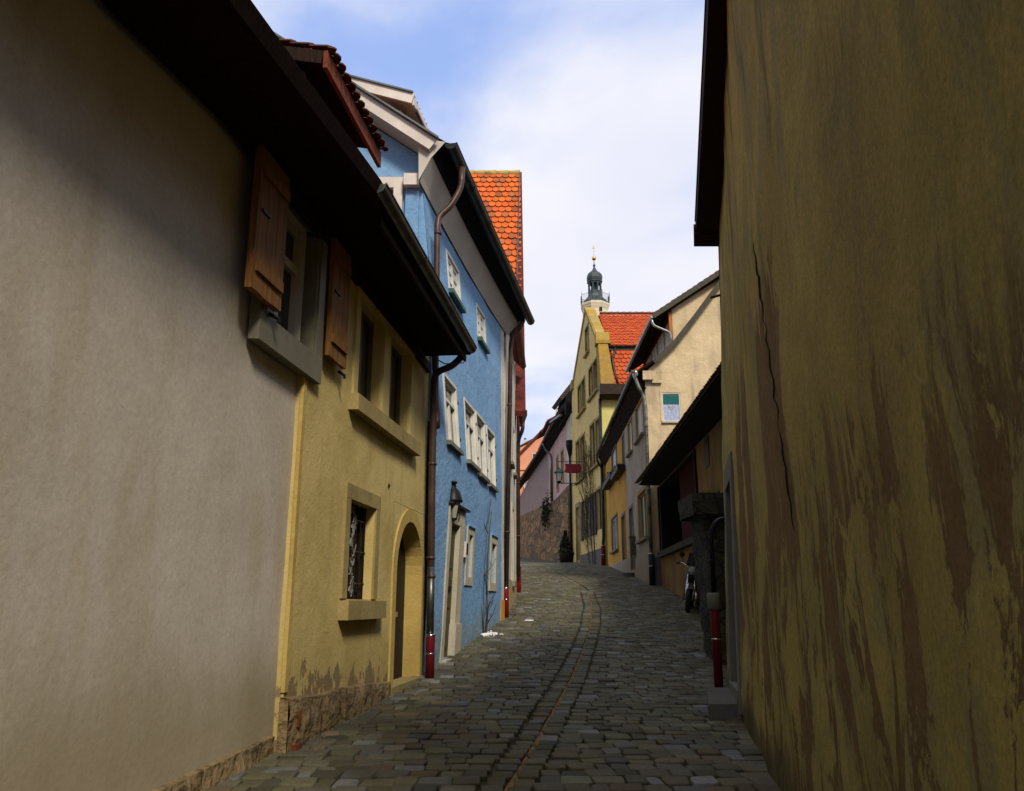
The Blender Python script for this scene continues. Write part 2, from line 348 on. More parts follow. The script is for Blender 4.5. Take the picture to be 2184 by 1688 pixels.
def thing(name, label, cat, loc, group=None):
    o = bpy.data.objects.new(name, None); o.empty_display_size = .3; o.location = loc; COL.objects.link(o)
    o['label'] = label; o['category'] = cat
    if group: o['group'] = group
    return o
def tag(o, label=None, cat=None, group=None, kind=None):
    for k, v in (('label', label), ('category', cat), ('group', group), ('kind', kind)):
        if v: o[k] = v
    return o
def single(name, mb, mats, label, cat, loc, group=None):
    """a thing that is one mesh with its origin at its base"""
    o = mb.build(name, mats); o.data.transform(Matrix.Translation(-Vector(loc))); o.location = loc
    return tag(o, label, cat, group)
class Fac:
    """a facade along the street: a = Y, z up, off = distance out from the wall towards the street"""
    def __init__(s, x0, y0, d, side, warp=None, rough=0.): s.x0, s.y0, s.d, s.side, s.warp, s.rough = x0, y0, d, side, warp, rough
    def pt(s, a, z, off=0.):
        x = s.x0 + s.d * (a - s.y0) + s.side * off
        if s.warp: x += s.warp(a, z)
        return Vector((x, a, z))
class FacX:
    """a wall facing -Y: a = X"""
    def __init__(s, y0): s.y0 = y0; s.warp = None
    def pt(s, a, z, off=0.): return Vector((a, s.y0 - off, z))
def wall(mb, F, a0, a1, z0, z1, holes=(), depth=.22, step=.5, amp=.012, arches=()):
    holes = [(h[0] - .006, h[1] + .006, h[2] - .006, h[3] + .006) for h in holes]; A = {a0, a1}; Z = {z0, z1}
    for h in holes: A |= {h[0], h[1]}; Z |= {h[2], h[3]}
    def fill(S0):
        S0 = sorted(S0); r = [S0[0]]
        for p, q in zip(S0, S0[1:]):
            n = max(1, int(math.ceil((q - p) / step)))
            r += [p + (q - p) * i / n for i in range(1, n + 1)]
        return r
    A = fill(A); Z = fill(Z)
    def P(a, z, o=0.): return F.pt(a, z, o + amp * (mn.noise(Vector((a * .9, z * .9, 3.1))) + .5 * mn.noise(Vector((a * 2.7, z * 2.7, 9)))))
    idx = {}; vs = []; fs = []
    def vi(i, j):
        if (i, j) not in idx: idx[(i, j)] = len(vs); vs.append(P(A[i], Z[j]))
        return idx[(i, j)]
    for i in range(len(A) - 1):
        for j in range(len(Z) - 1):
            ca, cz = (A[i] + A[i + 1]) / 2, (Z[j] + Z[j + 1]) / 2
            if any(h[0] < ca < h[1] and h[2] < cz < h[3] for h in holes): continue
            fs.append((vi(i, j), vi(i + 1, j), vi(i + 1, j + 1), vi(i, j + 1)))
    o = mb.smooth; mb.smooth = True; mb.mesh(vs, fs); mb.smooth = o
    for (ha, hb, za, zb) in holes:
        for (p, q) in (((ha, za), (hb, za)), ((hb, za), (hb, zb)), ((hb, zb), (ha, zb)), ((ha, zb), (ha, za))):
            mb.face([P(*p), P(*q), P(q[0], q[1], -depth), P(p[0], p[1], -depth)])
def body(mb, F, a0, a1, z0, z1, back, ends=(True, True)):
    p = F.pt
    if ends[0]: mb.face([p(a0, z0, 0), p(a0, z0, -back), p(a0, z1, -back), p(a0, z1, 0)])
    if ends[1]: mb.face([p(a1, z0, 0), p(a1, z0, -back), p(a1, z1, -back), p(a1, z1, 0)])
    mb.face([p(a0, z0, -back), p(a1, z0, -back), p(a1, z1, -back), p(a0, z1, -back)])
def surround(mb, F, a0, a1, z0, z1, o0, o1, m, mt=None, mbot=None):
    """four butted stone bars round an opening a0..a1, z0..z1; m = width"""
    mt = m if mt is None else mt; mbot = m if mbot is None else mbot
    mb.fbox(F, a0 - m, a0, z0, z1, o0, o1); mb.fbox(F, a1, a1 + m, z0, z1, o0, o1)
    if mt: mb.fbox(F, a0 - m, a1 + m, z1, z1 + mt, o0, o1 + .002)
    if mbot: mb.fbox(F, a0 - m, a1 + m, z0 - mbot, z0, o0, o1 + .003)
def window(F, par, a0, a1, z0, z1, off, fmat='white_paint', t=.055, transom=None, mull=(.5,), gmat='glass', curtain=None, bars=0, name='window', th=.05):
    """casement window in its opening: frame part with pane (and curtain) as sub-parts"""
    m = MB()
    m.fbox(F, a0, a0 + t, z0, z1, off, off + th); m.fbox(F, a1 - t, a1, z0, z1, off, off + th)
    m.fbox(F, a0 + t, a1 - t, z0, z0 + t, off, off + th - .003); m.fbox(F, a0 + t, a1 - t, z1 - t, z1, off, off + th - .003)
    zt = z1 - t
    if transom:
        zz = z0 + (z1 - z0) * transom; m.fbox(F, a0 + t, a1 - t, zz - t * .6, zz + t * .6, off, off + th + .012); zt = zz - t * .6
    for q in mull:
        c = a0 + (a1 - a0) * q; m.fbox(F, c - t * .7, c + t * .7, z0 + t, zt, off, off + th + .006)
    for b in range(bars):
        zz = z0 + t + (zt - z0 - t) * (b + 1) / (bars + 1); m.fbox(F, a0 + t, a1 - t, zz - .012, zz + .012, off + .005, off + th - .01)
    w_ = m.build(name, fmat, par)
    gq = MB(); gq.fbox(F, a0 + .01, a1 - .01, z0 + .01, z1 - .01, off - .012, off + .012); gq.build('pane', gmat, w_)
    if curtain:
        c = MB(); n = 14; zc0 = z0 + (z1 - z0) * .03; zc1 = zt
        for i in range(n):
            u0 = a0 + t + (a1 - a0 - 2 * t) * i / n; u1 = a0 + t + (a1 - a0 - 2 * t) * (i + 1) / n
            c.face([F.pt(u0, zc0, off + .016 + .004 * (i % 2)), F.pt(u1, zc0, off + .016 + .004 * ((i + 1) % 2)), F.pt(u1, zc1, off + .016 + .004 * ((i + 1) % 2)), F.pt(u0, zc1, off + .016 + .004 * (i % 2))])
        c.build('curtain', curtain, w_)
    return w_
def sillbar(F, par, a0, a1, z0, z1, o, mat_, name='sill'):
    m = MB(); m.fbox(F, a0, a1, z0, z1, -.02, o); return m.build(name, mat_, par)
def gutter(mb, A, B, r=.075, joints=1.3, sides=9):
    A, B = Vector(A), Vector(B); d = (B - A).normalized(); x = d.cross(Vector((0, 0, 1))).normalized()
    def ring(p, rr): return [p + x * math.cos(math.pi + math.pi * k / (sides - 1)) * rr + Vector((0, 0, 1)) * math.sin(math.pi + math.pi * k / (sides - 1)) * rr for k in range(sides)]
    def seg(p, q, rr):
        a, b = ring(p, rr), ring(q, rr); o = mb.smooth; mb.smooth = True
        mb.mesh(a + b, [(k, k + 1, sides + k + 1, sides + k) for k in range(sides - 1)]); mb.smooth = o
    seg(A, B, r)
    mb.face(ring(A, r)); mb.face(ring(B, r))
    for k in (0, -1):
        q = ring(A, r)[k]; q2 = ring(B, r)[k]; mb.tube([q, q2], .011, 6)
    L_ = (B - A).length; n = max(1, int(L_ / joints))
    for i in range(1, n): p = A + d * (L_ * i / n); seg(p - d * .025, p + d * .025, r + .008)
def smoothpath(pts, r=.12, n=5):
    P = [Vector(p) for p in pts]; out_ = [P[0]]
    for i in range(1, len(P) - 1):
        a, b, c = P[i - 1], P[i], P[i + 1]; ra = min(r, (b - a).length * .45); rb = min(r, (c - b).length * .45)
        p0 = b + (a - b).normalized() * ra; p2 = b + (c - b).normalized() * rb
        for k in range(n + 1):
            t = k / n; out_.append(p0 * (1 - t) ** 2 + b * 2 * t * (1 - t) + p2 * t * t)
    out_.append(P[-1]); return out_
def tiles(mb, O, U, V, width, length, tw, tl, colf, th=.022, lift=.03, round_=.4, skip=None):
    """rows of tongue-shaped plain tiles on the plane O + U*a - V*b (V points down the slope)"""
    O, U, V = Vector(O), Vector(U).normalized(), Vector(V).normalized(); Nn = U.cross(V).normalized()
    if Nn.z < 0: Nn = -Nn
    rows = int(length / tl); k = 0
    for r in range(rows + 1):
        b0 = r * tl; x = -(tw / 2 if r % 2 else 0)
        while x < width - .02:
            xa, xb = max(0, x + .006), min(width, x + tw - .006)
            if xb - xa > .03:
                mb.col = colf(); jx = random.uniform(-.004, .004); jl = random.uniform(-.012, .012); jn = random.uniform(0, .014)
                be = min(b0 + tl * 1.12 + jl, length + .06); bs = max(0, b0 - .02); c = (xa + xb) / 2; hw = (xb - xa) / 2
                prof = [(xa, bs), (xb, bs)]
                R_ = tl * round_
                for q in range(5):
                    an = math.pi * q / 4; prof.append((c + hw * math.cos(an) + jx, be - R_ + R_ * math.sin(an)))
                base = [O + U * px + V * pb + Nn * (lift * (pb - b0) / tl + jn) for px, pb in prof]
                top = [p + Nn * th for p in base]; n = len(prof)
                mb.mesh(base + top, [tuple(range(n, 2 * n))] + [(i, (i + 1) % n, n + (i + 1) % n, n + i) for i in range(1, n)])
            x += tw
    mb.col = (1, 1, 1)
def pipe(par, name, pts, r, mat_, brackets=(), sleeve=None, smooth_r=.14):
    """downpipe part; its painted iron sleeve and its clips are sub-parts"""
    m = MB(); m.tube(smoothpath(pts, smooth_r), r, 12)
    for b in brackets: m.lathe((b[0], b[1]), [(r * 1.0, b[2]), (r * 1.22, b[2] + .004), (r * 1.22, b[2] + .035), (r, b[2] + .04)], 12)
    o = m.build(name, mat_, par)
    if sleeve:
        x, y, z0, z1, rr, sm = sleeve; s_ = MB(); s_.lathe((x, y), [(rr, z0), (rr, z1 - .02), (rr * .93, z1)], 16); so_ = s_.build('pipe_sleeve', sm, o)
        c_ = MB(); c_.lathe((x, y), [(rr * 1.04, z1 - .012), (rr * 1.1, z1 - .004), (rr * 1.1, z1 + .012), (rr * .9, z1 + .02)], 16); c_.build('clamp', 'silver', o); c_ = MB(); zc = z0 + (z1 - z0) * .62
        c_.lathe((x, y), [(rr * 1.0, zc), (rr * 1.07, zc + .004), (rr * 1.07, zc + .018), (rr, zc + .022)], 16); c_.build('clamp', 'silver', o)
    return o
# ---------------------------------------------------------------- ground
def build_ground():
    m = MB(); xs = [-400, -120, -30, -8, -3, 0, 3, 8, 30, 120, 400]; ys = [-300, -60, -40] + [y for y in range(-20, 60, 2)] + [60, 70, 85, 109, 150, 250, 400, 900]
    vs = [(x, y, g(y) - .035) for y in ys for x in xs]; n = len(xs)
    m.mesh(vs, [(j * n + i, j * n + i + 1, (j + 1) * n + i + 1, (j + 1) * n + i) for j in range(len(ys) - 1) for i in range(n - 1)])
    tag(m.build('ground', 'joint_soil'), kind='structure')
build_ground()
GL = [(-7, -2.2), (2, -.80), (5.79, -.21), (7.19, 0), (8.53, .19), (10.71, .48), (13.66, .92), (16.97, 1.35), (21.57, 1.84), (25.48, 2.07)]
GR = [(-7, -1.85), (2, -.45), (5.76, .14), (6.82, .31), (7.87, .47), (9.33, .68), (11.65, 1.03), (14.15, 1.38), (17.45, 1.82), (20.61, 2.17), (25.03, 2.44)]
GM = [(25.5, 2.36), (29.88, 2.26), (36.71, 1.96), (44.81, 1.33), (48.9, .61), (56, -1.2)]
LEFT = [(-7, -3.6), (0, -2.75), (6.9, -1.9), (11.7, -1.3), (12, -1.25), (19.5, -.15), (24.3, .05), (36, .1), (37.5, -6), (110, -6)]
RIGHT = [(-7, 1.85), (0, 3.1), (1.1, 3.3), (1.16, .95), (10.2, 2.6), (10.4, 4.2), (13, 4.35), (27, 5.0), (28.1, 4.9), (44, 5.2), (57, 4.4), (109, 1.1)]
def stone_col():
    v = random.gauss(.092, .023); v = max(.045, min(.22, v)); k = random.random()
    if k < .06: return (v * 1.35, v * .95, v * .5)
    if k < .11: return (v * 1.3, v * 1.28, v * .75)
    if k < .15: return (v * .95, v * .97, v * .88)
    if k < .26: return (v * 1.6, v * 1.58, v * 1.45)
    return (v * 1.08, v * random.uniform(.94, 1.0), v * random.uniform(.46, .68))
def stone(m, x0, x1, y0, y1, skew=(0, 0)):
    j = lambda s_: random.uniform(-s_, s_)
    w_, d_ = x1 - x0, y1 - y0; gp = .0035
    q = [(x0 + gp + j(.017), y0 + gp + j(.021)), (x1 - gp + j(.017), y0 + gp + j(.021)), (x1 - gp + j(.017), y1 - gp + j(.021)), (x0 + gp + j(.017), y1 - gp + j(.021))]
    cx = sum(p[0] for p in q) / 4; cy = sum(p[1] for p in q) / 4; hz = j(.009)
    # eight-sided plan so that the corners are worn round
    o = []
    for i in range(4):
        a, b = Vector(q[i]), Vector(q[(i + 1) % 4]); e1, e2 = random.uniform(.03, .17), random.uniform(.03, .17); o += [a.lerp(b, e1), a.lerp(b, 1 - e2)]
    def ring(s_, dz): return [(cx + (p.x - cx) * s_ + skew[0] * 0, cy + (p.y - cy) * s_, g(cy + (p.y - cy) * s_) + dz + hz) for p in o]
    m.col = stone_col()
    vs = ring(1, -.05) + ring(1, -.006) + ring(.965, -.0005) + ring(.8, .002)
    fs = [(r * 8 + i, r * 8 + (i + 1) % 8, (r + 1) * 8 + (i + 1) % 8, (r + 1) * 8 + i) for r in range(3) for i in range(8)] + [tuple(range(24, 32))]
    o_ = m.smooth; m.smooth = True; m.mesh(vs, fs); m.smooth = o_
def build_road():
    m = MB(); y = -6.
    while y < 106:
        d = random.uniform(.165, .215) if y < 45 else random.uniform(.35, .45)
        xl, xr = lerp_table(LEFT, y), lerp_table(RIGHT, y)
        segs = []
        if y < 25.6:
            a, b = lerp_table(GL, y), lerp_table(GR, y)
            segs = [(xl, a - .02, 0), (a + .02, (a + b) / 2 - .014, 1), ((a + b) / 2 + .014, b - .012, 1), (b + .012, xr, 0)]
        elif y < 48:
            a = lerp_table(GM, y); segs = [(xl, a - .025, 0), (a + .025, xr, 0)]
        else: segs = [(xl, xr, 0)]
        for a, b, kind in segs:
            if b - a < .08: continue
            if kind: stone(m, a, b, y, y + d); continue
            n = max(1, round((b - a) / (.185 if y < 45 else .4))); ww = [random.uniform(.6, 1.4) for _ in range(n)]; t = sum(ww); x = a
            for q in ww:
                x2 = x + (b - a) * q / t; sh = .10 * math.sin(x * 1.3 + y * .21) * .35
                stone(m, x, x2, y + sh, y + d + sh); x = x2
        y += d
    m.col = (1, 1, 1)
    o = m.build('cobbled_road', 'cobble'); tag(o, kind='structure')
    r = MB()
    for (y0, a0), (y1, a1), in zip(GL, GL[1:]):
        n = max(1, int((y1 - y0) / .6))
        for i in range(n):
            ya, yb = y0 + (y1 - y0) * i / n, y0 + (y1 - y0) * (i + 1) / n
            ca, cb = (lerp_table(GL, ya) + lerp_table(GR, ya)) / 2, (lerp_table(GL, yb) + lerp_table(GR, yb)) / 2
            r.face([(ca - .022, ya, g(ya) - .008), (ca + .022, ya, g(ya) - .008), (cb + .022, yb, g(yb) - .008), (cb - .022, yb, g(yb) - .008)])
    simple('rusty_joint', (.20, .11, .035), .9, 0, .4, 8)
    tag(r.build('gutter_joint', 'rusty_joint'), kind='structure')
build_road()
# drain bar across the gutter
m = MB(); m.box(1.97, 2.62, 25.60, 25.66, 1.735, 1.80); m.box(1.97, 2.62, 25.78, 25.84, 1.745, 1.815); m.box(2.0, 2.06, 25.661, 25.779, 1.735, 1.80); m.box(2.5, 2.56, 25.661, 25.779, 1.735, 1.80)
single('drain_kerb', m, 'grey_stone', 'narrow stone drain bar set across the cobbles where the two gutter lines meet', 'drain', (2.3, 25.7, 1.74))
m = MB()
m.prism([(.27, 18.2, 1.062), (.45, 18.16, 1.064), (.47, 18.28, 1.072), (.30, 18.32, 1.075)], (0, 0, .012))
single('paper_scrap', m, 'paper', 'small white scrap of paper lying flat on the cobbles of the lane', 'litter', (.36, 18.2, 1.065))
# ---------------------------------------------------------------- old house on the left (grey half, yellow half)
FL = Fac(-1.824, 6.94, .1251, 1); FG_ = Fac(-1.884, 6.94, .1251, 1)
oh = thing('old_house', 'old house with grey plastered half, yellow plastered half and dark overhanging roof', 'house', (-3.5, 6, .25))
def ez(y): return lerp_table([(-30, 4.62), (3.9, 4.68), (6.6, 5.0), (11.4, 5.02)], y)
m = MB(); wall(m, FG_, -30, 6.94, -1.6, 4.95, [(6.1, 6.94, 3.57, 4.72)], .22); body(m, FG_, -30, 6.94, -1.2, 4.95, 7.5, (True, False)); m.build('grey_wall', 'grey_plaster', oh)  # stretch behind the camera is unseen, lengthened to block sky light
m = MB(); wall(m, FL, 6.94, 7.06, -.4, 3.57); wall(m, FL, 6.94, 7.06, 4.72, 4.98); wall(m, FL, 7.06, 11.68, -.4, 4.98, [(8.34, 9.27, 3.53, 4.64), (9.54, 10.58, 3.53, 4.64), (8.33, 9.22, 1.46, 2.44), (10.02, 11.66, -.3, 2.62)], .17)
m.face([FL.pt(7.06, 3.57, 0), FL.pt(7.06, 3.57, -.3), FL.pt(7.06, 4.72, -.3), FL.pt(7.06, 4.72, 0)])
m.face([FL.pt(6.94, -.4, 0), FL.pt(6.94, -.4, -.3), FL.pt(6.94, 3.57, -.3), FL.pt(6.94, 3.57, 0)])
m.face([FL.pt(6.94, 4.72, 0), FL.pt(6.94, 4.72, -.3), FL.pt(6.94, 4.98, -.3), FL.pt(6.94, 4.98, 0)])
body(m, FL, 6.94, 11.68, -.4, 4.98, 7.5, (False, True))
m.build('yellow_wall', 'flaking_yellow_plaster', oh)
# corner strip of the thicker yellow wall
m = MB(); m.fbox(FL, 6.925, 6.99, .72, 3.34, -.02, .012); m.build('corner_strip', 'yellow_stone', oh)
# roof with boarded eaves
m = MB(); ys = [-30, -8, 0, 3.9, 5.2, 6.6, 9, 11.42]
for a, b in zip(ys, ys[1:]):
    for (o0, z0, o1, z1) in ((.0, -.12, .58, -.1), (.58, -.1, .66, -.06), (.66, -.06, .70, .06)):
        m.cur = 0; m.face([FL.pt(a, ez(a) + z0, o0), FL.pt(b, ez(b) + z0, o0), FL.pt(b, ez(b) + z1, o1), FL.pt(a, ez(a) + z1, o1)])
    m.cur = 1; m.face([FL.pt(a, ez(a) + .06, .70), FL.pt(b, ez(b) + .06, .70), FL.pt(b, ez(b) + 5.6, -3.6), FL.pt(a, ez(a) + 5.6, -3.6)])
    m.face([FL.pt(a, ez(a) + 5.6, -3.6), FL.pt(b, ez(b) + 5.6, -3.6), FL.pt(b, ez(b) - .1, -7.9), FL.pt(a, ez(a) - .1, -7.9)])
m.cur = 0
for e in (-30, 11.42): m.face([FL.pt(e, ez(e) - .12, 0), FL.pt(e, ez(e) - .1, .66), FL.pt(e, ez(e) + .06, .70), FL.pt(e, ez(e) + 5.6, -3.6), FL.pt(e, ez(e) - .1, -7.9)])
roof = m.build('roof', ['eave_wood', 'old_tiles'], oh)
m = MB(); m.fbox(FL, 7.0, 11.42, ez(8) - .19, ez(8) - .106, .565, .60); m.build('fascia_board', 'dark_wood', roof)
m = MB(); gutter(m, FL.pt(6.62, 5.03, .66), FL.pt(11.45, 5.03, .66), .085); m.build('gutter', 'zinc', oh)
# tile course under the roof edge, wall plate
m = MB(); m.fbox(FL, -7.9, 11.6, 4.7, 4.83, .003, .05); m.build('wall_plate', 'dark_wood', oh)
# big window with shutters
m = MB(); surround(m, FL, 6.12, 7.06, 3.57, 4.72, -.03, .045, .14, .04, .0); m.fbox(FL, 5.87, 7.2, 3.34, 3.57, -.03, .055); m.fbox(FL, 5.87, 5.98, 3.571, 4.74, -.03, .047)
big = m.build('window_surround', 'green_grey_paint', oh)
window(FL, oh, 6.12, 7.03, 3.57, 4.72, -.19, 'sash_paint', .065, .66, (.5,), 'glass')
m = MB(); m.fbox(FL, 7.032, 7.052, 3.575, 4.715, -.27, .03); m.build('window_reveal', 'green_grey_paint', oh)
def shutter(F, a0, a1, z0, z1, o0, o1):
    m = MB(); n = 3
    for i in range(n):
        u0 = a0 + (a1 - a0) * i / n; u1 = a0 + (a1 - a0) * (i + 1) / n; m.fbox(F, u0 + .003, u1 - .003, z0 - .006 * (i % 2), z1 + .004 * (i % 2), o0, o1)
    s_ = m.build('shutter', 'shutter_wood', oh)
    for zz in (z0 + .14, z1 - .22):
        b = MB(); b.fbox(F, a0 + .03, a1 - .03, zz, zz + .085, o1, o1 + .022); b.build('batten', 'shutter_wood', s_)
    h = MB(); h.fbox(F, a0 + .06, a0 + .2, (z0 + z1) / 2 + .06, (z0 + z1) / 2 + .08, o1, o1 + .015); h.build('latch', 'black_iron', s_)
    k = MB(); k.tube([F.pt(a1 - .04, z0 - .03, o0 - .02), F.pt(a1 - .03, z0 - .07, o1), F.pt(a1 - .03, z0 - .1, o1)], .016, 6); k.build('hook', 'black_iron', s_)
    return s_
shutter(FL, 5.53, 6.06, 3.62, 4.76, .07, .125); shutter(FL, 7.26, 7.75, 3.64, 4.82, .05, .09)
# twin upper window
m = MB()
for a0, a1 in ((8.34, 9.27), (9.54, 10.58)): m.fbox(FL, a0 - .13 if a0 < 9 else a0, a0, 3.5, 4.641, -.02, .028) if a0 < 9 else m.fbox(FL, 9.271, a0, 3.5, 4.641, -.02, .028)
m.fbox(FL, 10.58, 10.73, 3.5, 4.641, -.02, .028); m.fbox(FL, 8.2, 10.73, 4.642, 4.78, -.02, .03)
m.build('window_surround', 'yellow_plaster', oh)
sillbar(FL, oh, 8.13, 10.87, 3.33, 3.50, .11, 'window_stone')
window(FL, oh, 8.34, 9.27, 3.51, 4.64, -.165, 'olive_door', .05, None, (.5,), 'dull_glass'); window(FL, oh, 9.54, 10.58, 3.51, 4.64, -.165, 'olive_door', .05, None, (.5,), 'dull_glass')
# grille window
m = MB(); surround(m, FL, 8.33, 9.23, 1.46, 2.44, -.02, .022, .15, .15, 0); m.build('window_surround', 'window_stone', oh)
sillbar(FL, oh, 8.15, 9.48, 1.255, 1.44, .10, 'window_stone')
window(FL, oh, 8.33, 9.22, 1.45, 2.44, -.165, 'dark_wood', .05, None, (.5,), 'dull_glass')
m = MB()
for i in range(6):
    y = 8.38 + i * .16; m.tube([FL.pt(y, 1.45, -.09), FL.pt(y, 2.44, -.09)], .009, 6)
for z in (1.62, 1.95, 2.28): m.tube([FL.pt(8.33, z, -.09), FL.pt(9.22, z, -.09)], .009, 6)
gr = m.build('window_grille', 'black_iron', oh)
m = MB()
for k in range(9):
    z = 1.52 + k * .105; yy = 8.74 + .05 * math.sin(k * 2.1)
    for sgn in (-1, 1):
        m.tube([FL.pt(yy + sgn * (.02 + .05 * t) * math.cos(t * 3.4), z + .055 * math.sin(t * 3.4 + k) + .03 * t, -.075) for t in [i / 9 for i in range(10)]], .0065, 5)
m.tube([FL.pt(8.70 + .10 * math.sin(z * 9), z, -.078) for z in [1.48 + i * .05 for i in range(19)]], .007, 5)
m.build('scrollwork', 'zinc_light', gr)
# arched doorway
m = MB(); yc, ri, ro, zs = 10.84, .66, .825, 1.79
arc = lambda r, k: (yc - r * math.cos(math.pi * k / 16), zs + r * math.sin(math.pi * k / 16))
for k in range(16):
    (a, b), (c, d), (e, f), (h, i) = arc(ri, k), arc(ri, k + 1), arc(ro, k + 1), arc(ro, k)
    p = FL.pt; m.hexa([p(a, b, -.02), p(c, d, -.02), p(e, f, -.02), p(h, i, -.02), p(a, b, .022), p(c, d, .022), p(e, f, .022), p(h, i, .022)])
    m.face([p(a, b, -.02), p(c, d, -.02), p(c, d, -.26), p(a, b, -.26)])
m.fbox(FL, 10.015, 10.18, .1, zs, -.26, .022); m.fbox(FL, 11.5, 11.665, .1, zs, -.26, .022)
m.build('door_surround', 'yellow_stone', oh)
m = MB()
for k in range(16):
    (e, f), (h, i) = arc(.828, k + 1), arc(.828, k); m.face([FL.pt(h, i, .0), FL.pt(e, f, .0), FL.pt(e, 2.622, .0), FL.pt(h, 2.622, .0)])
m.build('arch_spandrel', 'flaking_yellow_plaster', oh)
m = MB(); m.fbox(FL, 10.17, 11.51, .2, 2.47, -.27, -.22); dr = m.build('door', 'dark_door', oh)
m = MB()
for i in range(5): m.fbox(FL, 10.2 + i * .26, 10.44 + i * .26, .45, 2.3, -.219, -.205)
m.build('door_boards', 'dark_door', dr)
m = MB(); m.fbox(FL, 10.3, 10.9, 1.25, 1.31, -.219, -.14); m.build('door_rail', 'window_stone', dr)
m = MB(); m.fbox(FL, 10.19, 10.75, .42, 1.05, -.204, -.19); m.build('kick_board', 'grey_wood', dr)
m = MB(); m.fbox(FL, 10.02, 11.62, .2, .47, -.22, .05); m.build('threshold', 'window_stone', oh)
# stone plinth blocks, worn
def rough_block(mb, F, a0, a1, z0, z1a, z1b, o, seed, n=7, amp=.03, back=.02):
    vs = []; nz = 5
    for i in range(n + 1):
        for j in range(nz + 1):
            a = a0 + (a1 - a0) * i / n; zt = z1a + (z1b - z1a) * i / n; z = z0 + (zt - z0) * j / nz
            e = 1 if 0 < i < n and 0 < j < nz else .25
            q = Vector((a * 6, z * 6, seed)); vs.append(F.pt(a + amp * .5 * mn.noise(q + Vector((9, 0, 0))), z + amp * .5 * mn.noise(q + Vector((0, 7, 0))), (o if e == 1 else o * .72) + amp * mn.noise(q)))
    fs = [(i * (nz + 1) + j, (i + 1) * (nz + 1) + j, (i + 1) * (nz + 1) + j + 1, i * (nz + 1) + j + 1) for i in range(n) for j in range(nz)]
    mb.smooth = True; mb.mesh(vs, fs); mb.smooth = False
    mb.mesh([F.pt(a0, z0, -back), F.pt(a0, z1a, -back), vs[nz], vs[0]], [(0, 1, 2, 3)]); mb.mesh([F.pt(a1, z0, -back), F.pt(a1, z1b, -back), vs[-1], vs[-1 - nz]], [(0, 1, 2, 3)])
    for i in range(n): mb.face([vs[i * (nz + 1) + nz], vs[(i + 1) * (nz + 1) + nz], F.pt(a0 + (a1 - a0) * (i + 1) / n, z1a + (z1b - z1a) * (i + 1) / n + .015, -back), F.pt(a0 + (a1 - a0) * i / n, z1a + (z1b - z1a) * i / n + .015, -back)])
m = MB(); rough_block(m, FL, 6.92, 7.66, .1, .67, .63, .09, 1); rough_block(m, FL, 7.70, 8.22, .12, .62, .63, .07, 2); rough_block(m, FL, 8.26, 8.95, .12, .62, .60, .10, 3, n=8)
rough_block(m, FL, 8.96, 10.02, .2, .59, .53, .06, 4, n=9, amp=.015); m.build('stone_plinth', 'plinth_stone', oh)
m = MB(); m.fbox(FL, 7.02, 7.06, .45, .57, .075, .11); m.build('exposed_brick', 'tile_underside', oh); m = MB(); m.fbox(FL, 6.97, 7.1, .26, .32, .075, .115); m.build('exposed_brick', 'tile_underside', oh)
m = MB(); rough_block(m, FG_, .2, 6.86, -.1, .16, .40, .05, 6, n=36, amp=.022); m.build('base_course', 'plinth_stone', oh)
# roof dormer with tiled lean-to roof
dm = MB(); y0, y1 = 7.45, 9.3
ea = lambda y, dx=0: -1.90 + .125 * (y - 7.5) + dx
dm.slab((ea(y0), y0, 6.93), (ea(y1), y1, 6.98), (ea(y1) - 2.6, y1, 7.30), (ea(y0) - 2.6, y0, 7.28), .03)
dormer = dm.build('dormer', 'dark_wood', oh)
t_ = MB(); cf = lambda: tuple(random.uniform(.7, 1.2) * v for v in (.11, .04, .02))
tiles(t_, (ea(y0) - 2.55, y0 - .12, 7.36), (.125, 1, .02), (1, 0, -.15), y1 - y0 + .24, 2.6, .17, .2, cf, .016, .025, .3); t_.build('roof_tiles', 'tile', dormer)
t_ = MB(); t_.bar((ea(y0) - .02, y0 - .1, 6.86), (ea(y1) - .02, y1 + .12, 6.90), .045, .2); t_.build('fascia_board', 'tile_underside', dormer)
t_ = MB(); t_.box(ea(y0) - 2.4, ea(y0) - .38, y0 + .14, y0 + .2, 5.6, 6.90); t_.build('cheek_wall', 'yellow_plaster', dormer)
t_ = MB(); t_.bar((ea(y0) - .36, y0 + .2, 5.6), (ea(y0) - .36, y0 + .2, 6.88), .13); t_.build('post', 'orange_wood', dormer)
t_ = MB(); t_.bar((ea(y1) - .36, y1 - .1, 5.6), (ea(y1) - .36, y1 - .1, 6.92), .13); t_.build('post', 'orange_wood', dormer)
t_ = MB(); t_.bar((ea(y0) - .55, y0 + .1, 6.74), (ea(y0) - .32, y0 + .1, 6.74), .2); t_.build('beam_end', 'dark_red_board', dormer)
t_ = MB(); t_.slab((ea(y0) - .42, y0 + .2, 5.6), (ea(y1) - .42, y1 - .1, 5.6), (ea(y1) - .42, y1 - .1, 6.85), (ea(y0) - .42, y0 + .2, 6.82), .03); t_.build('window', 'dark_door', dormer)
t_ = MB(); t_.bar((ea(y0) - 2.3, y0 - .09, 7.2), (ea(y0) - .05, y0 - .09, 6.88), .03, .15); t_.build('verge_board', 'dark_wood', dormer)
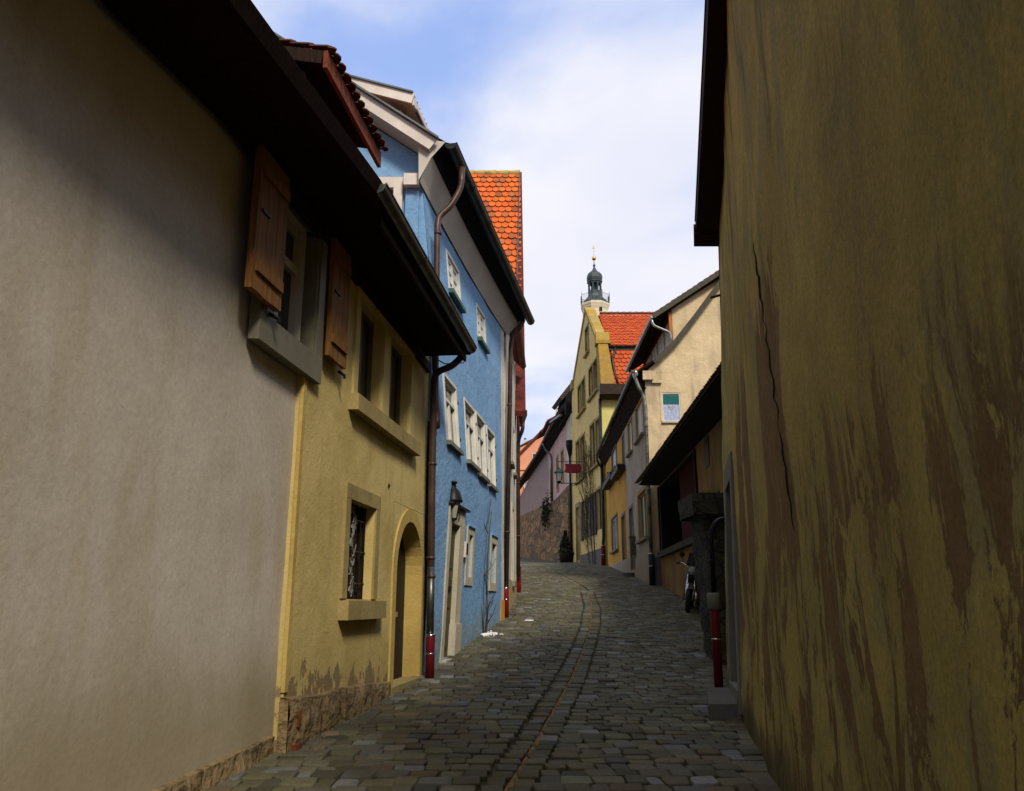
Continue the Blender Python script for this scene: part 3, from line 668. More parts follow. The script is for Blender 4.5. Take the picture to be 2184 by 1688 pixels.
# downpipe at the house end
q = FL.pt
pipe(oh, 'downpipe', [(-.72, 11.3, 4.98), (-.72, 11.3, 4.86), (-.86, 11.32, 4.72), (-1.10, 11.42, 4.66), (-1.13, 11.44, 4.5), (-1.12, 11.44, 3.0), (-1.09, 11.44, .5)], .05, 'brown_pipe', [(-1.12, 11.44, 3.3), (-1.11, 11.44, 2.0), (-1.1, 11.44, 1.75)], (-1.09, 11.44, .36, 1.0, .06, 'deep_red_paint'), .1)
m = MB(); m.lathe((-.72, 11.3), [(.05, 4.86), (.06, 4.92), (.095, 5.0), (.1, 5.03)], 14); m.build('gutter_outlet', 'zinc', oh)
m = MB(); m.tube([(-1.105, 11.44, 1.9), (-1.1, 11.44, 1.0)], .0515, 12); m.build('pipe_section', 'zinc', oh)
m = MB(); m.tube([FL.pt(9.9, 4.78, .05), FL.pt(10.4, 4.66, .2), FL.pt(10.9, 4.63, .4), FL.pt(11.35, 4.78, .58)], .008, 6); m.build('loose_cable', 'black_iron', oh)
m = MB(); m.lathe((FL.pt(9.75, 0).x, 9.75), [(.015, 2.75), (.02, 2.78), (.01, 2.8)], 8); m.build('wall_hook', 'black_iron', oh)
# ---------------------------------------------------------------- blue house
BW = [(0, -.03), (.6, 0), (2.8, .10), (3.8, .10), (5, .0), (6.5, -.07), (7.8, -.20), (12, -.2)]
def bwarp(a, z):
    t = max(0., min(1., (a - 11.7) / 7.3)); return lerp_table(BW, z) * (1 - t * t)
FB = Fac(-1.17, 12.0, .1429, 1, bwarp)
bh = thing('blue_house', 'blue plastered house with white windows and a white boarded eave', 'house', (-4, 15, .8))
BWIN = [(12.5, 13.42, 3.84, 4.92), (14.13, 15.10, 3.82, 4.92), (15.28, 16.22, 3.77, 4.94), (16.48, 17.42, 3.75, 4.92), (13.2, 14.15, 6.62, 7.34), (15.75, 16.6, 6.6, 7.32)]
BLOW = [(12.83, 13.5, .62, 2.64), (14.38, 14.72, 1.86, 2.58), (16.95, 17.52, 1.83, 2.62)]
m = MB(); wall(m, FB, 11.7, 18.45, 0, 7.82, [(a + .0, b, c, d) for a, b, c, d in BWIN] + BLOW, .2, .4, .02)
body(m, FB, 11.7, 18.45, 0, 7.8, 9, (False, True)); FN = FacX(11.7)
wall(m, FN, -6.5, -1.43, 4.0, 7.8, [(-2.2, -1.85, 6.7, 7.72)], .12, .5, .015)
m.face([(-1.43, 11.7, 7.8), (-1.3, 11.7, 8.2), (-6.5, 11.7, 11.8), (-6.5, 11.7, 7.8)]); m.face([(-6.5, 11.7, 4), (-10, 11.7, 4), (-10, 11.7, 8.9), (-6.5, 11.7, 11.8)])
m.face([FB.pt(11.7, z, 0) for z in (4.0, 5, 6.5, 7.8)] + [Vector((-1.43, 11.7, 7.8)), Vector((-1.43, 11.7, 4.0))])
m.build('blue_wall', 'blue_plaster', bh)
m = MB(); m.box(-1.66, -1.45, 11.62, 11.698, 4.5, 7.70); m.build('corner_pier', 'blue_plaster', bh)
m = MB(); m.box(-1.68, -1.44, 11.5, 11.698, 7.705, 7.90); m.build('corbel', 'white_fascia', bh)
m = MB(); wall(m, FB, 18.45, 18.88, 0, 7.86, [], .1, .4, .012); body(m, FB, 18.45, 18.88, 0, 7.86, .6); m.build('corner_quoin', 'white_plaster', bh)
m = MB(); m.fbox(FB, 18.4, 18.9, .3, 1.5, -.05, .02); m.build('plinth', 'ochre_plaster', bh)
for k, (a, b, c, d) in enumerate(BWIN):
    if k < 4:
        w_ = window(FB, bh, a + .02, b - .02, c + .02, d, -.075, 'white_paint', .048, .68, (.5,), 'glass', None, 0)
        s_ = MB(); surround(s_, FB, a + .02, b - .02, c + .03, d, -.05, .02, .05, .05, 0); s_.build('casing', 'white_paint', w_)
        s_ = MB(); s_.fbox(FB, a - .06, b + .05, c - .04, c + .028, -.04, .07); s_.build('sill', 'grey_stone', w_)
        for zz in (c + .2, d - .25): s_ = MB(); s_.fbox(FB, b + .02, b + .05, zz, zz + .05, .021, .035); s_.build('hinge', 'black_iron', w_)
    else:
        w_ = window(FB, bh, a + .02, b - .02, c + .02, d, -.06, 'white_paint', .06, None, (.5,), 'pale_glass', 'curtain', 2)
        s_ = MB(); surround(s_, FB, a + .02, b - .02, c + .03, d, -.05, .02, .05, .05, 0); s_.build('casing', 'white_paint', w_)
        s_ = MB(); s_.fbox(FB, a - .06, b + .05, c - .05, c + .028, -.04, .09); s_.build('sill', 'verdigris', w_)
# small ground-floor windows with pale stone frames
for (a, b, c, d), (oa, ob, oc, od) in (((14.38, 14.72, 1.86, 2.58), (14.2, 14.88, 1.72, 2.71)), ((16.95, 17.52, 1.83, 2.62), (16.78, 17.72, 1.67, 2.77))):
    s_ = MB(); s_.fbox(FB, oa, a, c, d, -.03, .02); s_.fbox(FB, b, ob, c, d, -.03, .02); s_.fbox(FB, oa, ob, d, od, -.03, .022); s_.fbox(FB, oa, ob, oc, c, -.03, .023); w_ = s_.build('window', 'pale_stone', bh)
    s_ = MB(); s_.fbox(FB, a, b, c, d, -.12, -.09); s_.build('pane', 'olive_door', w_)
    s_ = MB(); s_.fbox(FB, oa + .02, ob - .02, od, od + .025, -.02, .05); s_.build('drip_mould', 'blue_plaster', w_)
# front door
s_ = MB(); s_.fbox(FB, 12.66, 12.83, .45, 2.64, -.16, .03); s_.fbox(FB, 13.5, 13.88, .45, 2.64, -.16, .03); s_.fbox(FB, 12.66, 13.88, 2.641, 2.9, -.16, .032); s_.fbox(FB, 13.45, 13.93, .45, 1.1, -.1, .06); dsur = s_.build('door_surround', 'pale_stone', bh)
s_ = MB(); s_.fbox(FB, 12.62, 14.0, 2.91, 2.945, .0, .09); s_.build('canopy', 'dark_zinc', bh)
s_ = MB(); s_.fbox(FB, 12.83, 13.5, .55, 2.64, -.09, -.05); fd = s_.build('front_door', 'olive_door', bh)
s_ = MB()
for zz in (.75, 1.35, 1.95): s_.fbox(FB, 12.93, 13.4, zz, zz + .45, -.05, -.038)
s_.build('door_panel', 'olive_door', fd)
s_ = MB(); s_.fbox(FB, 13.1, 13.32, 1.62, 1.68, -.037, -.02); s_.build('letter_slot', 'black_iron', fd)
s_ = MB(); s_.fbox(FB, 12.7, 13.7, .4, .6, -.2, .10); s_.build('threshold', 'pale_stone', bh)
def text_mesh(s_text, size, matname, M, name, par=None, ext=.004):
    cu = bpy.data.curves.new(name, 'FONT'); cu.body = s_text; cu.size = size; cu.extrude = ext; cu.align_x = 'CENTER'; cu.align_y = 'CENTER'
    to = bpy.data.objects.new(name, cu); COL.objects.link(to); dg = bpy.context.evaluated_depsgraph_get(); me = bpy.data.meshes.new_from_object(to.evaluated_get(dg))
    bpy.data.objects.remove(to); me.transform(M); me.name = name
    if par: me.transform(Matrix.Translation(-parent_world(par)))
    me.materials.clear(); me.materials.append(MATS[matname]); o = bpy.data.objects.new(name, me); COL.objects.link(o)
    if par: o.parent = par
    return o
pp = FB.pt(13.3, 2.775, .037); ang = math.atan2(1, .1429)
text_mesh('3', .2, 'black_iron', Matrix.Translation(pp) @ Matrix.Rotation(ang, 4, 'Z') @ Matrix.Rotation(R(90), 4, 'X'), 'house_number', dsur)
s_ = MB(); s_.fbox(FB, 13.98, 14.12, 2.17, 2.43, 0, .05); bell = s_.build('bell_panel', 'white_fascia', bh); s_ = MB(); s_.fbox(FB, 14.0, 14.1, 2.22, 2.4, .0505, .058); s_.build('speaker_grille', 'black_iron', bell)
# eave: white cove board, dark soffit, gutter, roof
def cv(y): t = (y - 11.7) / 7.3; return (.20 + .08 * t, 8.10 - .0 * t, .42 + .08 * t, 8.34 - .12 * t)
m = MB(); ys = [11.4 + 7.75 * k / 24 for k in range(25)]
def B3(a, z, o): return FB.pt(a, z, o)
for a, b in zip(ys, ys[1:]):
    ca, cb = cv(a), cv(b)
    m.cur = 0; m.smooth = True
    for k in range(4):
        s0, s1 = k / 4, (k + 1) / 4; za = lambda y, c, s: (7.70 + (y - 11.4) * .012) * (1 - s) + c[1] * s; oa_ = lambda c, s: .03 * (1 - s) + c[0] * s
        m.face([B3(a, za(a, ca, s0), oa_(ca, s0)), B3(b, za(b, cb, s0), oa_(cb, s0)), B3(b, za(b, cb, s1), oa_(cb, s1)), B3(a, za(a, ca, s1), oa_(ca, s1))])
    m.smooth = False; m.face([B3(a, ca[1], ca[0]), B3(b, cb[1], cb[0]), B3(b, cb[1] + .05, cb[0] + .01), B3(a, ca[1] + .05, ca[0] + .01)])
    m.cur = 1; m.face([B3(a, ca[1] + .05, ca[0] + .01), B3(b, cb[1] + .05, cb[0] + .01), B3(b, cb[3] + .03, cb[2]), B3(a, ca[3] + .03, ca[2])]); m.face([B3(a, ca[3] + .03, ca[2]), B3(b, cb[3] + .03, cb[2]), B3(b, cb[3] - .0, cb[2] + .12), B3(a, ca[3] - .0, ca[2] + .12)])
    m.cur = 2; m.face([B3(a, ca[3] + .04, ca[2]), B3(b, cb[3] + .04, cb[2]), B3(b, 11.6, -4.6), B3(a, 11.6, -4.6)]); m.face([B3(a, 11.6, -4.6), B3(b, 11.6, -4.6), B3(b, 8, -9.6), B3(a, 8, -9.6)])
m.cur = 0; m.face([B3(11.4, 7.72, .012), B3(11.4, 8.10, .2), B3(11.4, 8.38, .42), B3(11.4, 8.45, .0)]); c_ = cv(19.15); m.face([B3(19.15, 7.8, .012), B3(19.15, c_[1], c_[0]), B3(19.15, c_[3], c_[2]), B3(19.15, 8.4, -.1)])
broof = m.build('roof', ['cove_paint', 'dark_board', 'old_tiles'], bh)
m = MB(); a_, b_ = cv(11.4), cv(19.3); gutter(m, B3(11.38, a_[3], a_[2] + .09), B3(19.3, b_[3], b_[2] + .09), .095); m.build('gutter', 'dark_zinc', bh)
m = MB(); V0 = Vector((-1.16, 11.3, 8.36)); V1 = Vector((-6.6, 11.3, 12.19)); n_ = Vector((.58, 0, .82))
m.slab(V0 - n_ * .2, V1 - n_ * .2, V1, V0, .035); vb = m.build('verge_board', 'white_fascia', bh)
m = MB(); m.hexa([V0 - n_ * .2 + Vector((0, .04, 0)), V1 - n_ * .2 + Vector((0, .04, 0)), V1 - n_ * .2 + Vector((0, .40, 0)), V0 - n_ * .2 + Vector((0, .40, 0)), V0 - n_ * .16 + Vector((0, .04, 0)), V1 - n_ * .16 + Vector((0, .04, 0)), V1 - n_ * .16 + Vector((0, .4, 0)), V0 - n_ * .16 + Vector((0, .4, 0))]); m.build('verge_soffit', 'cove_paint', bh)
m = MB(); m.bar(V0 + Vector((.02, -.02, .01)), V1 + Vector((0, -.02, .01)), .09, .03); m.build('verge_flashing', 'lead_grey', bh)
s_ = MB(); s_.box(-2.34, -2.2, 11.62, 11.698, 6.55, 7.72); s_.box(-1.85, -1.71, 11.62, 11.698, 6.55, 7.72); s_.box(-2.34, -1.71, 11.62, 11.698, 7.721, 7.90); gws = s_.build('window_surround', 'white_fascia', bh)
w_ = window(FN, bh, -2.2, -1.85, 6.7, 7.70, -.1, 'white_paint', .05, None, (.5,), 'pale_glass', 'curtain', 2)
# white dormer on the blue house's roof
d = MB(); ya, yb = 12.7, 15.0; DX = lambda y: -1.72 + .15 * (y - 12.8)
d.slab((DX(ya) - .02, ya, 10.06), (DX(yb) - .02, yb, 10.06), (DX(yb) - 2.6, yb, 10.80), (DX(ya) - 2.6, ya, 10.80), .02); dor = d.build('dormer', 'dormer_beige', bh)
d = MB(); d.bar((DX(ya) - .0, ya - .04, 10.0), (DX(ya) - 2.9, ya - .04, 10.84), .035, .2); d.build('verge_board', 'white_fascia', dor)
d = MB(); d.bar((DX(ya), ya - .06, 10.11), (DX(ya) - 2.9, ya - .06, 10.95), .07, .03); d.build('verge_flashing', 'lead_grey', dor)
d = MB(); d.bar((DX(ya), ya, 9.98), (DX(yb), yb, 9.98), .035, .16); d.build('fascia_board', 'white_fascia', dor)
d = MB(); tiles(d, (DX(ya) - 2.6, ya, 10.86), (.15, 1, 0), (1, 0, -.285), yb - ya, 2.62, .17, .2, lambda: tuple(random.uniform(.7, 1.2) * v for v in (.17, .07, .04)), .025, .03, .45); d.build('roof_tiles', 'tile', dor)
d = MB(); d.box(DX(ya) - 2.6, DX(ya) - .3, ya + .3, ya + .36, 8.6, 10.0); d.build('cheek_wall', 'white_plaster', dor)
d = MB(); d.slab((DX(ya) - .3, ya + .3, 8.6), (DX(yb) - .3, yb - .2, 8.6), (DX(yb) - .3, yb - .2, 10.0), (DX(ya) - .3, ya + .3, 10.0), .05); d.build('front_wall', 'white_plaster', dor)
d = MB()
for k in range(5):
    t = k / 4; d.box(DX(ya) - .3, DX(ya) - .26 + .2 * math.sin(t * 1.57), ya + .12, ya + .26, 9.45 + t * .11, 9.56 + t * .11)
d.build('bracket', 'white_fascia', dor)
d = MB(); d.bar((DX(ya) + .04, ya + .1, 9.86), (DX(yb) + .04, yb, 9.86), .05, .05); d.build('gutter', 'brown_pipe', dor)
# small mossy tiled peak of a second dormer
d = MB(); d.prism([(-1.35, 13.4, 8.7), (-1.05, 13.4, 8.7), (-1.22, 13.4, 9.42)], (.22, 1.5, -.1)); d.build('dormer', 'mossy_tiles', bh)
pipe(bh, 'downpipe', [(-.80, 11.9, 8.22), (-.82, 11.9, 7.85), (-.98, 11.85, 7.5), (-1.16, 11.82, 7.32), (-1.17, 11.8, 7.1), (-1.14, 11.8, 4.4), (-1.10, 11.75, 4.1), (-1.1, 11.7, 3.9)], .05, 'brown_pipe', [(-1.16, 11.8, 7.0)], None, .12)
pipe(bh, 'downpipe', [(.28, 19.0, 8.15), (.2, 19.0, 7.95), (.02, 19.02, 7.8), (-.03, 19.05, 7.5), (-.14, 19.05, 1.3)], .055, 'brown_pipe', [(-.06, 19.05, 6.0), (-.11, 19.05, 3.0)], (-.145, 19.05, 1.08, 1.76, .075, 'red_paint'), .12)
# wall lantern by the door
ln = thing('wall_lantern', 'black iron lantern with a hooded cap mounted beside the door of the blue house', 'lantern', (-.93, 12.85, 2.68))
lx, ly = -.93, 12.85
m = MB(); m.lathe((lx, ly), [(.075, 2.70), (.125, 2.96), (.125, 2.965)], 6, 0, False); m.build('glass_body', 'lamp_glass', ln)
m = MB()
for k in range(6):
    a = 2 * math.pi * (k + .5) / 6; m.bar((lx + .077 * math.cos(a), ly + .077 * math.sin(a), 2.69), (lx + .13 * math.cos(a), ly + .13 * math.sin(a), 2.97), .014)
m.lathe((lx, ly), [(.03, 2.66), (.085, 2.68), (.085, 2.705)], 6, 0, False); m.build('frame', 'black_iron', ln)
m = MB(); m.lathe((lx, ly), [(.17, 2.955), (.16, 2.985), (.14, 3.05), (.11, 3.13), (.055, 3.18), (.05, 3.24), (.07, 3.25), (.07, 3.275), (.02, 3.29)], 12); m.build('cap', 'black_iron', ln)
m = MB(); m.bar((lx, ly, 2.72), (lx - .12, ly, 2.74), .025); m.bar((lx, ly, 3.18), (lx - .12, ly, 3.2), .03); m.bar((lx - .12, ly, 2.7), (lx - .12, ly, 3.24), .03, .08); m.build('wall_bracket', 'black_iron', ln)
# bare sapling
def twig(mb, p, d, L_, r, depth, spread=.5, kids=3, up=.25):
    pts = [Vector(p)]; d = Vector(d).normalized(); n = 5
    for i in range(n): d = (d + Vector((random.uniform(-1, 1), random.uniform(-1, 1), random.uniform(-.6, 1))) * .13 + Vector((0, 0, up * .12))).normalized(); pts.append(pts[-1] + d * L_ / n)
    mb.tube(pts, [r * (1 - .75 * i / n) for i in range(n + 1)], 5)
    if depth:
        for k in range(kids):
            i = random.randint(1, n - 1); dd = (d + Vector((random.uniform(-1, 1), random.uniform(-1, 1), random.uniform(-.1, .8))) * spread).normalized()
            twig(mb, pts[i], dd, L_ * random.uniform(.3, .55), r * .5, depth - 1, spread, kids, up)
sp = thing('bare_sapling', 'thin leafless climbing shrub tied up against the wall of the blue house', 'shrub', (-.52, 16.2, .86)); random.seed(4)
m = MB(); m.tube([(-.50, 16.2, .82), (-.47, 16.15, 1.3), (-.49, 16.1, 1.8), (-.47, 16.1, 2.3), (-.44, 16.15, 2.8), (-.40, 16.3, 3.2)], [.028, .024, .021, .017, .012, .006], 6)
m.tube([(-.53, 16.22, .82), (-.55, 16.1, 1.1), (-.60, 16.0, 1.5), (-.60, 16.0, 1.95)], [.016, .014, .012, .007], 6); m.build('stem', 'bark', sp)
m = MB()
for z0, dv, l_ in ((2.95, (.2, .7, .8), .45), (2.75, (-.3, -.9, .8), .5), (2.0, (.2, .9, .3), .45), (1.9, (-.2, .8, .2), .35), (1.15, (0, -1, .25), .75), (1.35, (.1, 1, .1), .5), (1.6, (0, -.8, .4), .35), (1.05, (.25, -.6, .3), .4)):
    twig(m, (-.47, 16.12, z0), dv, l_ * 1.15, .013, 2, .6, 3)
m.build('branches', 'bark', sp)
m = MB(); random.seed(5)
for i in range(120):
    x = random.gauss(-.48, .12); y = random.gauss(16.1, .14); r_ = random.uniform(.012, .028); z = g(y) + .008
    if x < FB.pt(y, 1).x + .02: continue
    m.lathe((x, y), [(r_ * .5, z - .005), (r_, z + r_ * .4), (r_ * .5, z + r_ * .9)], 5, random.random(), False)
tag(m.build('white_pebbles', 'paper'), 'white pebbles strewn round the foot of the bare sapling', 'pebbles', None, 'stuff')
# ---------------------------------------------------------------- cream house and gabled house with the orange roof
FC = Fac(-.15, 19.15, .050, 1)
ch = thing('cream_house', 'narrow cream white house squeezed between the blue house and the orange roofed gable', 'house', (-4, 22, 1.6))
m = MB(); wall(m, FC, 19.15, 24.28, .8, 8.4, [(21.9, 22.6, 2.0, 3.9), (21.0, 21.8, 5.0, 6.3), (22.9, 23.6, 5.0, 6.3)], .2); body(m, FC, 19.15, 24.28, .8, 8.4, 8, (True, False)); m.build('cream_wall', 'white_plaster', ch)
m = MB(); surround(m, FC, 21.9, 22.6, 2.0, 3.9, -.02, .03, .12); m.build('window_surround', 'pale_stone', ch); window(FC, ch, 21.9, 22.6, 2.0, 3.9, -.12, 'window_stone'); sillbar(FC, ch, 21.8, 22.7, 1.86, 2.0, .1, 'grey_stone')
for a, b in ((21.0, 21.8), (22.9, 23.6)): window(FC, ch, a, b, 5.0, 6.3, -.08, 'window_stone'); sillbar(FC, ch, a - .05, b + .05, 4.92, 5.0, .1, 'grey_stone')
m = MB(); m.cur = 0; m.slab(FC.pt(19.1, 8.4, .25), FC.pt(24.25, 8.4, .25), FC.pt(24.25, 12.5, -4), FC.pt(19.1, 12.5, -4), .12); m.slab(FC.pt(19.1, 12.5, -4), FC.pt(24.25, 12.5, -4), FC.pt(24.25, 8.4, -8.2), FC.pt(19.1, 8.4, -8.2), .12); m.build('roof', 'old_tiles', ch)
m = MB(); m.fbox(FC, 19.16, 24.27, .8, 2.0, -.02, .03); m.build('plinth', 'tan_plaster', ch)
FO = Fac(.12, 24.3, .008, 1)
go = thing('gabled_house', 'tall cream house with a steep orange tiled roof and dark red gable boards', 'house', (-3, 30, 2.2))
m = MB(); wall(m, FO, 24.3, 37.5, 1.0, 7.3, [], .2, .8)
m.face([FO.pt(24.3, 7.3), FO.pt(37.5, 7.3), FO.pt(31, 18.4)]); m.face([FO.pt(24.3, 1), FO.pt(24.3, 1, -7), FO.pt(24.3, 7.3, -7), FO.pt(24.3, 7.3)]); m.face([FO.pt(37.5, 1), FO.pt(37.5, 1, -7), FO.pt(37.5, 7.3, -7), FO.pt(37.5, 7.3)])
m.face([FO.pt(24.3, 1, -7), FO.pt(37.5, 1, -7), FO.pt(37.5, 7.3, -7), FO.pt(31, 18.4, -7), FO.pt(24.3, 7.3, -7)]); m.build('cream_wall', 'white_plaster', go)
RX0, RX1 = -6.9, .36
m = MB(); m.slab((RX0, 23.95, 6.95), (RX1, 23.95, 6.95), (RX1, 31, 18.80), (RX0, 31, 18.80), .06); m.slab((RX0, 31, 18.80), (RX1, 31, 18.80), (RX1, 38.0, 7.0), (RX0, 38.0, 7.0), .06); gro = m.build('roof', 'tile_underside', go)
random.seed(11)
def ocol():
    k = random.random(); v = random.uniform(.82, 1.12)
    if k < .16: return (.42 * v, .125 * v, .035 * v)
    if k < .26: return (.34 * v, .09 * v, .03 * v)
    return (.62 * v, .115 * v * random.uniform(.85, 1.2), .016 * v)
V_ = Vector((0, 23.95 - 31, 6.95 - 18.80)); m = MB(); tiles(m, (-6.9, 31.0, 18.88), (1, 0, 0), V_, 7.25, V_.length, .26, .37, ocol, .028, .05, .42); m.build('roof_tiles', 'tile', gro)
m = MB(); x = -6.9
while x < .3: m.tube([(x, 31, 18.88), (min(x + .5, .36), 31, 18.90)], [.13, .15], 10); x += .48
m.build('ridge_tiles', 'yellow_stone', gro)
m = MB(); dv = V_.normalized(); m.bar(Vector((.33, 30.95, 18.97)), Vector((.04, 23.8, 7.06)), .03, .08); m.build('verge_flashing', 'lead_grey', gro)
m = MB(); m.slab((.30, 31, 18.75), (.30, 23.95, 6.9), (.30, 24.25, 6.6), (.30, 31, 18.1), -.06); m.slab((.30, 31, 18.75), (.30, 38.0, 6.95), (.30, 37.7, 6.6), (.30, 31, 18.1), .06); m.build('gable_board', 'dark_red_board', gro)
m = MB(); m.hexa([(.33, 31, 18.86), (.41, 31, 18.86), (.41, 23.85, 6.84), (.04, 23.85, 6.84), (.33, 31.02, 18.98), (.41, 31.02, 18.98), (.41, 23.8, 7.0), (.04, 23.8, 7.0)]); m.build('verge_cladding', 'dark_red_board', gro)
m = MB(); m.hexa([(.10, 24.02, 7.0), (.36, 24.02, 7.0), (.36, 24.7, 7.1), (.10, 24.7, 7.1), (.12, 24.05, 7.7), (.36, 24.05, 7.7), (.36, 24.75, 8.3), (.12, 24.75, 8.3)]); m.build('gable_foot', 'dark_red_board', gro)
m = MB(); m.lathe((.33, 24.6), [(.05, 6.7), (.07, 6.85), (.14, 7.05), (.14, 7.2)], 8, .4, False); m.build('hopper', 'brown_pipe', go)
pipe(go, 'downpipe', [(.33, 24.6, 6.8), (.33, 24.62, 6.6), (.2, 24.9, 6.35), (.19, 25.0, 6.1), (.19, 25.4, 1.8)], .06, 'brown_pipe', [(.19, 25.1, 5), (.19, 25.2, 3.4)], (.19, 25.4, 1.66, 2.5, .085, 'red_paint'), .15)
# ---------------------------------------------------------------- near house on the right, weathered plaster
def rwarp(a, z):
    t = max(0., min(1., (a - 5) / 5.1)); return .042 * max(0, z - .4) * t
FR = Fac(1.74, 5.78, .18, -1, rwarp)
wh = thing('weathered_house', 'near house with stained flaking ochre plaster and dark eave high above', 'house', (4, 6, .25))
m = MB(); wall(m, FR, 1.15, 10.2, -1.6, 6.2, [(8.45, 9.3, .58, 2.66)], .3, .3, .035); body(m, FR, 1.15, 10.2, -1.2, 6.1, 6); m.build('plaster_wall', 'weathered_plaster', wh)
m = MB(); surround(m, FR, 8.45, 9.3, .4, 2.66, -.3, .03, .26, .24, 0); ds = m.build('door_surround', 'grey_stone', wh)
m = MB(); m.fbox(FR, 8.44, 9.31, .5, 2.67, -.34, -.28); dd = m.build('door', 'dark_door', wh)
m = MB()
for i in range(4): m.fbox(FR, 8.48 + i * .21, 8.66 + i * .21, .62, 2.6, -.279, -.262)
m.build('door_boards', 'dark_door', dd)
m = MB(); m.fbox(FR, 8.35, 9.4, .3, .60, -.3, .045); m.build('threshold', 'grey_stone', wh)
m = MB(); ys = [1.05, 3, 5.57, 8, 9.7]
oe = lambda y: .16 + .15 * max(0, min(1, (y - 5.57) / 4.5)); ze = lambda y: 6.05
for a, b in zip(ys, ys[1:]):
    m.cur = 0; m.face([FR.pt(a, ze(a), -.05), FR.pt(b, ze(b), -.05), FR.pt(b, ze(b), oe(b)), FR.pt(a, ze(a), oe(a))]); m.face([FR.pt(a, ze(a), oe(a)), FR.pt(b, ze(b), oe(b)), FR.pt(b, ze(b) + .13, oe(b) + .01), FR.pt(a, ze(a) + .13, oe(a) + .01)])
    m.cur = 1; m.face([FR.pt(a, ze(a) + .13, oe(a) + .02), FR.pt(b, ze(b) + .13, oe(b) + .02), FR.pt(b, ze(b) + 4.2, -3.2), FR.pt(a, ze(a) + 4.2, -3.2)]); m.face([FR.pt(a, ze(a) + 4.2, -3.2), FR.pt(b, ze(b) + 4.2, -3.2), FR.pt(b, ze(b), -6.3), FR.pt(a, ze(a), -6.3)])
m.cur = 0
for e in (1.05, 9.7): m.face([FR.pt(e, ze(e), -6), FR.pt(e, ze(e), oe(e)), FR.pt(e, ze(e) + .13, oe(e)), FR.pt(e, ze(e) + 4.2, -3.2)])
wr = m.build('roof', ['dark_wood', 'dark_tiles'], wh)
m = MB(); m.fbox(FR, 9.78, 10.14, 6.04, 6.19, -.2, .33); m.fbox(FR, 9.7, 9.78, 6.06, 6.17, .05, .20); m.build('verge_board', 'dark_wood', wr)
m = MB(); y = 7.35
pc = lambda y, z, o: FR.pt(y, z, o)
random.seed(31); pts = []; rr = []
for k in range(40):
    t = k / 39; pts.append(pc(5.02 - .7 * t + .035 * math.sin(k * 1.7) + random.uniform(-.02, .02), 3.72 - 1.95 * t, .006)); rr.append(.002 + .006 * abs(math.sin(t * 9.3)) * (1 - .4 * t))
m.tube(pts, rr, 5); m.build('plaster_crack', 'dark_wood', wh)
m = MB(); m.tube([pc(10.0, 5.3, -.02), pc(9.9, 5.22, .12)], .018, 6); m.build('iron_hook', 'grey_wood', wh)
dpr = pipe(wh, 'downpipe', [(2.70, 10.3, 2.44), (2.56, 10.3, 2.42), (2.47, 10.3, 2.28), (2.46, 10.3, 1.4)], .032, 'black_iron', [(2.46, 10.3, 1.9)], (2.46, 10.3, .38, 1.36, .053, 'deep_red_paint'), .12)
m = MB(); m.lathe((2.455, 10.3), [(.055, 1.34), (.078, 1.36), (.078, 1.52), (.07, 1.54)], 14); m.build('collar', 'grey_stone', dpr)
m = MB(); FW = Fac(3.3, 1.1, .18, -1); wall(m, FW, -30, 1.1, -2, 5.6, [], .2, 1.); body(m, FW, -30, 1.1, -2, 5.6, 5); m.build('unseen_wing_wall', 'tan_plaster', wh)  # unseen wing added behind the camera to block light from the back
m = MB(); m.slab(FW.pt(-30, 5.6, .4), FW.pt(1.05, 5.6, .4), FW.pt(1.05, 9, -2.6), FW.pt(-30, 9, -2.6), -.12); m.slab(FW.pt(-30, 9, -2.6), FW.pt(1.05, 9, -2.6), FW.pt(1.05, 5.6, -5.4), FW.pt(-30, 5.6, -5.4), -.12); m.build('unseen_wing_roof', 'dark_tiles', wh)
st = MB(); st.hexa([(1.88, 8.36, .2), (2.21, 8.36, .2), (2.42, 9.5, .2), (2.13, 9.5, .2), (1.885, 8.37, .475), (2.21, 8.37, .475), (2.42, 9.5, .52), (2.13, 9.5, .52)])
single('door_step', st, 'grey_plinth', 'low grey stone step on the cobbles at the door of the weathered near house', 'step', (2.15, 8.9, .3))
# mossy masonry pier with an overhanging cap
pr = thing('stone_pier', 'tall mossy stone pier with an overhanging cap at the end of the near house', 'pier', (3.1, 12.9, .6))
def lump(mb, x0, x1, y0, y1, z0, z1, taper=0, amp=.03, nx=5, nz=12, seed=3, rows=True):
    """rough block: four displaced side grids and a top"""
    def c(u, v, z):
        t = (z - z0) / (z1 - z0); xa = x0 + taper * t; q = Vector((u * 3 + seed, v * 3, z * 3)); k = amp * mn.noise(q) + amp * .6 * mn.noise(q * 2.7)
        x = xa + (x1 - xa) * u; y = y0 + (y1 - y0) * v; return Vector((x + k * (1 if u > .5 else -1), y + k * (1 if v > .5 else -1), z))
    path = [(i / nx, 0) for i in range(nx)] + [(1, i / nx) for i in range(nx)] + [(1 - i / nx, 1) for i in range(nx)] + [(0, 1 - i / nx) for i in range(nx)]
    vs = [c(u, v, z0 + (z1 - z0) * j / nz) for j in range(nz + 1) for u, v in path]; n = len(path)
    mb.smooth = True; mb.mesh(vs, [(j * n + i, j * n + (i + 1) % n, (j + 1) * n + (i + 1) % n, (j + 1) * n + i) for j in range(nz) for i in range(n)]); mb.smooth = False
    mb.mesh([vs[nz * n + i] for i in range(n)], [tuple(range(n))])
m = MB(); lump(m, 3.06, 3.9, 12.5, 13.5, .3, 2.78, -.16, .045, 6, 22); m.build('shaft', 'mossy_masonry', pr)
m = MB(); lump(m, 2.74, 3.95, 12.38, 13.5, 2.72, 3.04, -.02, .035, 8, 4, 9); cp = m.build('cap', 'mossy_masonry', pr)
